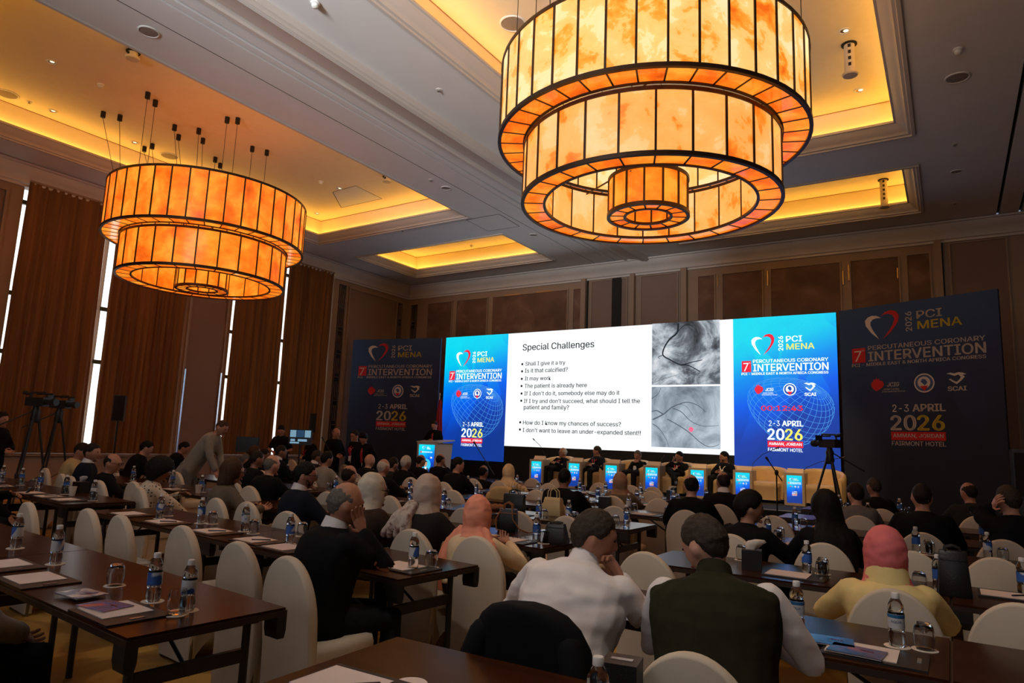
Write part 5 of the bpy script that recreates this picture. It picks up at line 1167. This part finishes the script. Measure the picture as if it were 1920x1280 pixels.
# ---- chairs
m_cover = mat('cream_stretch_cover', (.58, .49, .38), .75, vary=.04, scale=4, bump=.05, bscale=60, sheen=.1)
m_coverfoot = mat('chair_leg_metal', (.2, .17, .12), .4, .7)
CH = 0.90
def chair_proto():
    t = empty('banquet_chair')
    def hw(z):
        if z < .60: return .20 + .025 * z / .60
        q = (z - .60) / (CH - .60); return .225 * math.sqrt(max(0, 1 - q * q))
    zs = [.02, .2, .4, .5, .60, .66, .71, .75, .79, .82, .845, .865, .882, .893, .898, .90]; rings = []
    def yb(z): return -.20 - .10 * max(0, z - .42)
    outline = [(hw(z), z) for z in zs]; full = [(x, z) for x, z in outline] + [(-x, z) for x, z in reversed(outline[:-1])]
    for y, k in ((-.030, .90), (-.026, .955), (-.012, .99), (.0, 1.0), (.012, .99), (.026, .955), (.030, .90)):
        rings.append([(x * (1 - (1 - k) * .55), yb(z) + y, (z - .45) * (1 - (1 - k) * .35) + .45 if z > .45 else z) for x, z in full])
    obj('back_cover', MB().loft(rings), m_cover, t, angle=60)
    s = MB(); pr = [(-.21, -.2), (-.225, 0), (-.215, .19), (-.15, .235), (0, .245), (.15, .235), (.215, .19), (.225, 0), (.21, -.2)]
    s.loft([[(x * k, y * k + .01, z) for x, y in pr] for k, z in ((.97, .35), (1.0, .38), (1.01, .42), (.98, .45), (.85, .462))]); obj('seat_cover', s, m_cover, t, angle=60)
    # skirt: stretched to the four feet with arched hems
    ft = [(-.20, -.215), (-.205, .205), (.205, .205), (.20, -.215)]; sk = MB()
    for a, b_ in ((0, 1), (1, 2), (2, 3)):
        A, B = Vector(ft[a]), Vector(ft[b_]); top, mid, low = [], [], []
        for i in range(11):
            u = i / 10; p = A.lerp(B, u); arch = 1 - (2 * u - 1) ** 2; pin = p * (1 - .10 * arch)
            top.append((p.x * 1.03, p.y * 1.03, .39)); mid.append(((p.x + pin.x) / 2, (p.y + pin.y) / 2, .25 + .06 * arch)); low.append((pin.x, pin.y, .015 + .16 * arch))
        sk.loft([top, mid, low], cap=False, close=False)
    obj('skirt_cover', sk, m_cover, t, angle=70)
    for x, y in ft: obj('leg', MB().lathe([(.014, 0), (.016, .1), (.014, .38)], 8, (x * .96, y * .96, 0)), m_coverfoot, t)
    return t
OBS = [(91, 877), (120, 888), (139, 892), (186, 900), (251, 902), (264, 913), (54, 941), (167, 953), (228, 965), (331, 884), (412, 933), (483, 939), (549, 957), (498, 909), (557, 871), (593, 867), (646, 870), (734, 929), (772, 883), (547, 861), (345, 985), (450, 1015), (545, 1043),
       (779, 937), (775, 894), (798, 888), (848, 894), (891, 899), (849, 918), (942, 912), (954, 894), (997, 896), (1028, 905), (1005, 920), (982, 936), (975, 958), (872, 953), (771, 991), (891, 1004), (1044, 897), (1068, 927), (1122, 904), (1182, 909), (1150, 930), (1150, 949), (1066, 967), (1036, 938), (1224, 912), (1222, 919), (1234, 934), (1232, 948), (1300, 945), (1213, 1034),
       (1354, 933), (1451, 966), (1535, 1015), (1375, 1001), (1649, 953), (1813, 968), (1912, 992), (1729, 993), (1710, 1032), (1874, 1009), (1870, 1045), (1666, 1102), (1918, 1131), (990, 1137), (1290, 1222)]
spots = []
for x, y, f, lab, cp_ in SEATS:
    if cp_: p = atz(*cp_, CH); spots.append([p.x, p.y + .255, f * .35, lab, cp_])
    else: spots.append([x, y + .02, f * .35, lab, None])
obs = []
for px, py in OBS:
    p = atz(px, py, CH); obs.append([p.x, p.y + .255, (px, py)])
pairs = sorted(((o[0] - q[0]) ** 2 + (o[1] - q[1]) ** 2, i, j) for i, o in enumerate(obs) for j, q in enumerate(spots))
mo, mq = set(), set()
for d, i, j in pairs:
    if d > .70 ** 2 or i in mo or j in mq: continue
    if spots[j][4]:
        if d < .05 ** 2: mo.add(i); mq.add(j)
        continue
    mo.add(i); mq.add(j); q = spots[j]; q[4] = obs[i][2]
    if not in_way(obs[i][0], min(obs[i][1], q[1] + .06)): q[0], q[1] = obs[i][0], min(obs[i][1], q[1] + .06)      # sits on the chair seen there, back behind the sitter
for i, (x, y, pp) in enumerate(obs):
    if i in mo: continue
    if min((x - q[0]) ** 2 + (y - q[1]) ** 2 for q in spots) < .40 ** 2: continue
    f = free_scale(x, y, 14, .10); x, y = x * f, y * f      # never inside a table
    if min((x - q[0]) ** 2 + (y - q[1]) ** 2 for q in spots) < .40 ** 2: continue
    spots.append([x, y, (-.09 if x < -2.5 and y < 7 else 0.0) + random.uniform(-.05, .05), None, pp])
def block_of(x): return 'window-side' if x < -7.35 else ('middle' if x < -2.3 else 'banner-side')
def row_of(x, y, b):
    L = {'middle': MIDY, 'window-side': [2.0] + LFY[1:], 'banner-side': RTY}[b]
    tilt = .09 * (-2.7 - x) if b == 'middle' and y < 7 else (.09 * (-7.7 - x) if b == 'window-side' else 0)
    d = [(abs(yy + tilt - .35 - y), i) for i, yy in enumerate(L)]; return min(d)[1]
rows = {}
for q in spots: rows.setdefault((block_of(q[0]), row_of(q[0], q[1], block_of(q[0]))), []).append(q)
cp = chair_proto(); first = True; BLACKCHAIR = None
for (bl, r), L in rows.items():
    L.sort(key=lambda q: -q[0] if bl != 'banner-side' else q[0])
    for i, q in enumerate(L):
        t = cp if first else clone(cp); first = False
        t.location = (q[0], q[1], 0); t.rotation_euler = (0, 0, q[2])
        st_ = 'occupied' if q[3] else 'empty'
        tag(t, '%s cream covered chair, %s from the aisle, %s row of the %s block' % (st_, ORD[min(i, 15)], ROWN[r], bl), 'chair', 'cream covered banquet chairs')
        if q[4] == (942, 912): TANCHAIR = t
# garments hung over chair backs
def draped(px, py, label, m, dy=.0):
    p = atz(px, py, .92); t = empty('draped_jacket', (p.x, p.y + dy, 0), 0, label, 'jacket')
    b = MB(); rings = []
    for z, k in ((.93, .0), (.925, .35), (.905, .62), (.865, .82), (.80, .98), (.70, 1.1), (.57, 1.2), (.42, 1.24)):
        w_ = .245 * k + .02
        rings.append([(w_ * math.copysign(abs(math.cos(a)) ** .8, math.cos(a)) * (1 + .03 * math.sin(5 * a)), (.055 + .02 * k) * math.sin(a) - .10 * max(0, z - .42) + .05, z) for a in [2 * PI * j / 24 for j in range(24)]])
    b.loft(rings); obj('body', b, m, t, angle=70)
    for s in (-1, 1): obj('sleeve', MB().tube([(s * .2, -.02, .80), (s * .25, -.05, .64), (s * .26, -.04, .44)], [.05, .055, .045], 10, round_ends=True), m, t)
draped(990, 1137, 'black jacket draped over a chair behind the white shirted man', CL['black'])
draped(942, 913, 'tan coat draped over a chair behind the cream headscarf woman', mat('camel_coat', (.52, .33, .14), .85, vary=.08))
# ---- things on the tables
m_pet = mat('clear_plastic', (.86, .9, .92), .04, vary=0, trans=1.0, ior=1.33, spec=.6); m_lab_b = ramp_mat('blue_white_label', [(.40, (.62, .62, .62)), (.47, (.6, .62, .66)), (.50, (.03, .10, .36)), (.6, (.03, .12, .42))], scale=9, rough=.5, detail=1, distort=.2); m_cap = mat('white_cap', (.7, .68, .66), .5, vary=.02)
m_glass = mat('drinking_glass', (.95, .95, .95), .02, vary=0, trans=1.0, ior=1.45); m_coast = mat('paper_coaster', (.68, .58, .48), .9, vary=.03); m_paper = mat('white_paper', (.66, .55, .50), .9, vary=.02); m_folder = mat('black_leatherette', (.012, .010, .010), .45, vary=.2, bump=.2, bscale=200); m_pen = mat('dark_pen', (.02, .02, .03), .3)
def bottle_proto():
    t = empty('water_bottle'); pr = [(.001, 0), (.028, .0), (.032, .008), (.032, .055), (.029, .062), (.032, .070), (.032, .135), (.029, .142), (.032, .150), (.030, .168), (.020, .190), (.0135, .198), (.0135, .212)]
    obj('bottle_body', MB().lathe(pr, 18), m_pet, t); obj('water_label', MB().lathe([(.0325, .075), (.0328, .078), (.0328, .130), (.0325, .133)], 18, cap=False), m_lab_b, t); obj('cap', MB().lathe([(.0165, .196), (.0165, .216), (.014, .219), (.001, .219)], 14), m_cap, t); return t
def label_text(t):
    """the printed word on the label, bent round the bottle"""
    vs, fs, a, b_, c, d = text_mesh('AQUA', .01); k = .042 / (b_ - a)
    def P(x, y):
        th = -PI / 2 + (x - (a + b_) / 2) * k / .0332; return (.0334 * math.cos(th), .0334 * math.sin(th), .098 + y * k)
    lb = [ch for ch in t.children if ch.name.startswith('water_label')][0]
    lb.material_slots[0].link = 'OBJECT'; lb.material_slots[0].material = mat('white_label_paper', (.6, .6, .6), .5, vary=.02)
    obj('lettering', MB().add([P(x, y) for x, y in vs], fs), mat('label_ink', (.02, .05, .22), .5), lb, smooth=False)
    obj('label_band', MB().lathe([(.0331, .118), (.0333, .119), (.0333, .131), (.0331, .132)], 18, cap=False), mat('label_blue', (.02, .13, .30), .5), lb)
def glass_proto(inv):
    t = empty('water_glass'); o = [(.026, 0), (.036, .012), (.041, .04), (.040, .07), (.034, .105)]; i = [(.032, .105), (.037, .07), (.038, .04), (.033, .016), (.001, .012)]
    pr = [(.001, 0)] + o + i
    if inv: pr = [(r, .105 - z) for r, z in reversed(pr)]
    obj('bowl', MB().lathe(pr, 20, cap=False), m_glass, t)
    obj('base_ring', MB().lathe([(.024, (.106 if inv else -.0) - .002), (.027, (.106 if inv else 0) - .003), (.027, (.106 if inv else 0) + .001), (.024, (.106 if inv else 0) + .001)], 18, cap=False), m_glass, t); return t
def folder_proto(pen, dx=0):
    t = empty('writing_folder'); obj('cover', MB().box(-.19, .19, -.135, .135, 0, .008), m_folder, t, smooth=False); obj('paper_pad', MB().box(-.175, .085, -.105, .105, .008, .012), m_paper, t, smooth=False)
    if pen: obj('pen', MB().tube([(-.02 + dx, -.045, .017), (.07 + dx, .05, .017)], .0045, 7, round_ends=True), m_pen, t)
    obj('clip', MB().box(.15, .165, -.03, .03, .008, .012), mat('steel_clip', (.5, .5, .52), .3, .9), t, smooth=False); return t
bp, gi, gu, fo, fp = bottle_proto(), glass_proto(True), glass_proto(False), folder_proto(False), folder_proto(True)
cop = obj('paper_coaster', MB().lathe([(.05, 0), (.052, .001), (.05, .003), (.001, .003)], 24), m_coast)
used = {}
ITEMS = {'bottle': [], 'glass': [], 'folder': [], 'coaster': []}
BOT = [(8, 872), (44, 877), (79, 882), (127, 890), (179, 899), (252, 873), (324, 863), (326, 881), (380, 890), (304, 926), (381, 933), (38, 963), (113, 985), (296, 1037), (360, 1050), (463, 946), (547, 963), (540, 870), (631, 896), (772, 913), (770, 896), (831, 879), (878, 891), (894, 904), (834, 915), (970, 890), (963, 910), (1009, 902), (1011, 933), (1007, 964), (778, 999), (1037, 915), (1067, 937), (1101, 920), (1121, 910), (1136, 902), (1179, 925), (1175, 946), (1201, 905), (1194, 915), (1260, 911), (1263, 920), (1269, 933), (1087, 897), (1349, 924), (1324, 914), (1439, 967), (1490, 950), (1512, 1013), (1573, 927), (1627, 942), (1686, 934), (1716, 987), (1841, 970), (1850, 997), (1757, 1039), (1915, 1045), (1678, 1112), (1493, 1090), (1122, 1232)]
GLASS = [(330, 1152, 0), (215, 1098, 1), (124, 1058, 0), (808, 1064, 1), (1734, 1218, 1), (1543, 1076, 1), (1741, 1036, 1), (475, 1000, 1), (566, 1005, 1), (398, 982, 1), (314, 967, 1), (1463, 1010, 1), (1390, 1033, 1)]
FOLD = [(70, 1098, 0), (225, 1150, 0), (12, 1062, 0), (660, 1290, 1), (1640, 1228, 0), (1492, 1080, 0), (1905, 1120, 1), (245, 965, 0), (312, 982, 1), (403, 998, 1), (485, 1015, 1), (540, 1040, 0), (60, 928, 0), (125, 938, 0), (760, 1065, 0)]
taken = []
def free(x, y, r): return all((x - a) ** 2 + (y - b_) ** 2 > (r + c) ** 2 for a, b_, c in taken)
for px, py in BOT:
    p = atz(px, py, ZT_ + .219); x, y, T = settle(p.x, p.y)
    if T and free(x, y, .03): ITEMS['bottle'].append((x, y, T, int((px, py) in ((1678, 1112), (1493, 1090))))); taken.append((x, y, .035))
for px, py, up in GLASS:
    p = atz(px, py, ZT_); x, y, T = settle(p.x, p.y)
    if T and free(x, y, .035): ITEMS['glass'].append((x, y, T, 1 - up)); taken.append((x, y, .045))
for x, y, T, _ in list(ITEMS['bottle']):
    if y < 3.8 and x > -7: continue
    for dx, dy in ((.10, -.05), (-.10, -.04), (.1, .06)):
        if on_table(x + dx, y + dy, .05) and free(x + dx, y + dy, .04): ITEMS['glass'].append((x + dx, y + dy, T, 0)); taken.append((x + dx, y + dy, .045)); break
for x, y, T, up in ITEMS['glass']:
    ITEMS['coaster'].append((x, y, T, 0))
for x, y, T, _ in ITEMS['bottle']:
    if y < 4 and x > -7: ITEMS['coaster'].append((x, y, T, 0))
FT = []
for px, py, pen in FOLD:
    p = atz(px, py, ZT_); x, y, T = settle(p.x, p.y, .14)
    if T: ITEMS['folder'].append((x, y, T, pen)); FT.append((x, y))
for x, y, T, _ in list(ITEMS['bottle']):
    if y < 3.9 and x > -7: continue
    for dx in (-.36, .36):
        xx = x + dx; yy = T[3] + math.tan(T[4]) * (xx - T[2]) + .17
        if on_table(xx, yy, .12) and all((xx - a) ** 2 + (yy - b_) ** 2 > .42 ** 2 for a, b_ in FT) and free(xx, yy, .17): ITEMS['folder'].append((xx, yy, T, random.random() < .5)); FT.append((xx, yy)); break
coasters_at = {}
NAMES = {'bottle': ('clear water bottle', 'bottle', 'water bottles'), 'glass': ('drinking glass', 'glass', 'drinking glasses'), 'folder': ('black writing folder with white pad', 'folder', 'writing folders'), 'coaster': ('round paper coaster', 'coaster', 'paper coasters')}
firsts = {}
for kind in ('coaster', 'bottle', 'glass', 'folder'):
    groups = {}
    for it in ITEMS[kind]: groups.setdefault((it[2][0], it[2][1]), []).append(it)
    for (bl, r), L in groups.items():
        L.sort(key=lambda q: -q[0] if bl != 'banner-side' else q[0])
        for i, (x, y, T, v) in enumerate(L):
            base, cat, grp = NAMES[kind]
            if kind == 'bottle': pr = bp
            elif kind == 'glass': pr = gu if v else gi; base = ('upright ' if v else 'upturned ') + base
            elif kind == 'folder': pr = fp if v else fo; base = base + (' and pen' if v else '')
            else: pr = cop
            if pr.name in firsts: t = clone(pr)
            else: t = pr; firsts[pr.name] = 1
            z = ZT_ + (.0031 if kind in ('glass',) or (kind == 'bottle' and y < 4 and x > -7) else 0)
            t.location = (x, y, z); t.rotation_euler = (0, 0, T[4] if kind == 'folder' else random.uniform(-.6, .6))
            tag(t, '%s, %s from the aisle, %s row, %s tables' % (base, ORD[min(i, 15)], ROWN[r], bl), cat, grp)
            if kind == 'bottle' and v: t.rotation_euler = (0, 0, .05); label_text(t)
for pr in (gu, fp):
    if pr.name not in firsts:
        for c in list(pr.children): bpy.data.objects.remove(c)
        bpy.data.objects.remove(pr)
# ---- odd things
m_tissue = mat('white_tissue', (.68, .60, .52), .9, vary=.03)
def tissue_box(px, py, label, tissue=True, s=1.0, rz=.2, cap=False):
    p = atz(px, py, ZT_); x, y, T = settle(p.x, p.y, .07); t = empty('tissue_box', (x, y, ZT_), rz, label, 'tissue box')
    obj('box', MB().box(-.065 * s, .065 * s, -.065 * s, .065 * s, 0, .13 * s), m_folder, t, smooth=False); obj('slot_plate', MB().box(-.04 * s, .04 * s, -.012, .012, .13 * s, .132 * s), mat('steel_clip', (.5, .5, .52), .3, .9), t, smooth=False)
    if tissue:
        b = MB(); b.loft([[(r * (1 + .35 * math.sin(3 * a + z * 40)) * math.cos(a) + sh, .5 * r * math.sin(a), z) for a in [2 * PI * j / 14 for j in range(14)]] for z, r, sh in ((.128 * s, .03, 0), (.16 * s, .045, .01), (.185 * s, .055, .025), (.2 * s, .03, .045))]); obj('tissue', b, m_tissue, t, angle=70)
    t['group'] = 'tissue boxes'
tissue_box(1410, 1066, 'black tissue box with tufted white tissue behind the olive vest man')
tissue_box(346, 897, 'black tissue box with a tall tissue beside the standing man')
tissue_box(151, 918, 'black tissue box near the paper cup on the window-side tables')
tissue_box(1258, 930, 'black tissue box with folded tissue before the black jacketed man')
tissue_box(1134, 948, 'plain black box standing on the table behind the phone woman', False, 1.1)
tissue_box(1166, 1268, 'low black box beside the bottle cut by the lower picture edge', False, .9)
def paper_cup(px, py, label):
    p = atz(px, py, ZT_); x, y, T = settle(p.x, p.y, .05); t = empty('paper_cup', (x, y, ZT_), 0, label, 'cup', 'paper cups')
    obj('cup_wall', MB().lathe([(.001, .002), (.027, 0), (.04, .1), (.038, .1), (.026, .006), (.001, .006)], 18, cap=False), m_coast, t); obj('rolled_rim', MB().lathe([(.039, .098), (.042, .1), (.041, .104), (.038, .102)], 18, cap=False), m_coast, t)
paper_cup(135, 929, 'white paper cup beside the black tissue box'); paper_cup(371, 924, 'white paper cup before the brown haired woman')
p = atz(771, 1282, ZT_); t = obj('saucer_coaster', MB().lathe([(.052, 0), (.055, .002), (.052, .005), (.001, .005)], 28), m_paper, loc=(p.x, p.y, ZT_)); tag(t, 'round white coaster cut by the lower picture edge', 'coaster')
def brochure(px, py, rz, label, stops):
    p = atz(px, py, ZT_); x, y, T = settle(p.x, p.y, .1); t = empty('brochure', (x, y, ZT_ + .0125), rz, label, 'brochure', 'congress brochures')
    obj('page_block', MB().box(-.10, .10, -.07, .07, 0, .004), m_paper, t, smooth=False); c = obj('printed_cover', MB().box(-.101, .101, -.071, .071, .004, .006), ramp_mat('brochure_print_' + label[:12].replace(' ', '_'), stops, scale=9, rough=.25, detail=3), t, smooth=False)
    F = Flat(c, .2, .14, 0); vs, fs, a, b_, cc, d = text_mesh('2026', .02); k = .05 / (b_ - a)
    obj('lettering', MB().add([((xx - a) * k + .01, y_ * k + .01, .0066) for xx, y_ in vs], fs), m_prr, c, smooth=False)
blue = [(.3, (.02, .05, .16)), (.5, (.04, .14, .40)), (.7, (.10, .28, .60))]; fire = [(.3, (.02, .04, .12)), (.5, (.05, .10, .30)), (.62, (.45, .06, .03)), (.72, (.6, .3, .05))]
brochure(196, 1142, .1, 'blue and orange brochure lying on the folder near the table corner', fire); brochure(152, 1119, .05, 'blue and white brochure between two writing folders', [(.3, (.02, .03, .08)), (.48, (.05, .08, .2)), (.55, (.5, .42, .36)), (.7, (.6, .5, .44))])
brochure(1552, 1207, .15, 'bright blue leaflet beside the olive vest man', blue); brochure(1607, 1228, -.1, 'dark blue brochure on the folder before the yellow jacketed woman', [(.3, (.02, .03, .07)), (.55, (.04, .09, .22)), (.72, (.35, .10, .06))])
# bags
m_bagb = mat('black_bag_leather', (.010, .009, .009), .4, vary=.2, bump=.15, bscale=80); m_strap = mat('tan_strap_leather', (.36, .12, .03), .5, vary=.1); m_bagc = mat('pale_yellow_leather', (.66, .50, .24), .5, vary=.05)
def bag(px, py, wd, dp, ht, label, m, ms, hh, rz=0, taper=.8, name='handbag'):
    p = atz(px, py, ZT_); x, y, T = settle(p.x, p.y, .08); t = empty(name, (x, y, ZT_), rz, label, 'bag')
    pr = [(-.5, -.5), (-.42, -.56), (.42, -.56), (.5, -.5), (.5, .5), (.42, .56), (-.42, .56), (-.5, .5)]
    obj('bag_body', MB().loft([[(a * wd * k, b_ * dp * k2, z) for a, b_ in pr] for z, k, k2 in ((0, .97, .95), (.01, 1, 1), (ht * .5, (1 + taper) / 2, .9), (ht * .96, taper, .55), (ht, taper * .97, .45))]), m, t, angle=50)
    obj('seam_band', MB().loft([[(a * wd * k, b_ * dp * k2, z) for a, b_ in pr] for z, k, k2 in ((ht * .80, taper * 1.07, .75), (ht * .84, taper * 1.06, .72))], cap=False), ms, t)
    for s in (-1, 1): obj('handle', MB().tube([(-wd * .25, s * dp * .25, ht * .9), (-wd * .22, s * dp * .25, ht + hh * .6), (0, s * dp * .28, ht + hh), (wd * .22, s * dp * .25, ht + hh * .6), (wd * .25, s * dp * .25, ht * .9)], .007, 8, squash=.6), ms, t)
    return t
bag(1037, 966, .25, .12, .20, 'pale yellow handbag with two looped handles', m_bagc, m_bagc, .12)
b1 = bag(952, 992, .17, .10, .20, 'black handbag with tan straps near the peach headscarf woman', m_bagb, m_strap, .06, .3, .95)
obj('shoulder_strap', MB().tube([(-.06, -.03, .19), (-.10, -.07, .1), (-.08, -.09, .02), (.0, -.1, .01)], .009, 8, squash=.5), m_strap, b1); obj('shoulder_strap', MB().tube([(.05, -.06, .2), (.07, -.1, .12), (.14, -.12, .04), (.22, -.1, .01), (.26, -.05, .01)], .009, 8, squash=.5), m_strap, b1)
bag(964, 957, .26, .1, .20, 'tall black tote bag in the row before the pale yellow handbag', m_bagb, m_bagb, .05, .1, 1.0, 'tote_bag')
bag(1042, 1024, .20, .12, .16, 'black soft pouch beside the white shirted man', m_bagb, m_bagb, .01, .2, .72, 'pouch')
bag(1790, 1116, .17, .12, .26, 'large black handbag on the banner-side tables', m_bagb, m_bagb, .03, .1, .8)
bag(1068, 948, .2, .12, .16, 'dark navy bag behind the pale yellow handbag', mat('navy_bag', (.012, .016, .03), .45), m_bagb, .02, .1, .75)
p = atz(931, 957, ZT_); x, y, T = settle(p.x, p.y, .1); sh = MB()
for k in range(9): sh.ell((random.uniform(-.09, .09), random.uniform(-.05, .05), .03 + random.uniform(0, .03)), .06, .045, .035)
t = obj('brown_scarf', remesh(sh, .012, 'brown_scarf', 2, .006, (30, 30, 30)), mat('shaggy_brown', (.30, .12, .045), .95, vary=.3, scale=60, bump=.5, bscale=200), loc=(x, y, ZT_)); tag(t, 'crumpled brown woolly scarf beside the peach headscarf', 'scarf')
p = atz(973, 1012, ZT_); x, y, T = settle(p.x, p.y, .08); t = empty('eyeglasses', (x, y, ZT_ + .02), .3, 'thin folded spectacles on the paper beside the tan strapped bag', 'eyeglasses')
for s in (-1, 1): obj('lens_rim', MB().tube([(s * .033 + .022 * math.cos(a), 0, .016 * math.sin(a)) for a in [2 * PI * i / 14 for i in range(15)]], .0022, 5), m_black, t); obj('temple', MB().tube([(s * .056, 0, .006), (s * .06, .1, -.012)], .002, 5), m_black, t)
p = atz(962, 1014, ZT_); x, y, T = settle(p.x, p.y, .12); t = clone(fo, loc=(x, y, ZT_), rz=-.05); tag(t, 'black writing folder under the folded spectacles', 'folder', 'writing folders')
pp_ = atz(57, 918, .82); t = empty('smartphone', (pp_.x, pp_.y, .82), -.6, 'lit smartphone held over papers at the picture edge', 'phone')
obj('case', MB().cbox((0, 0, 0), .15, .009, .078), m_black, t, rot=(-.7, 0, 0), smooth=False); obj('screen', MB().cbox((0, -.006, 0), .14, .002, .07), ramp_mat('phone_picture', [(.35, (.01, .02, .03)), (.5, (.06, .10, .14)), (.65, (.4, .45, .5))], emis=.6, scale=14, base=(0, 0, 0)), t, rot=(-.7, 0, 0), smooth=False)
bpy.data.scenes.remove(TMP)
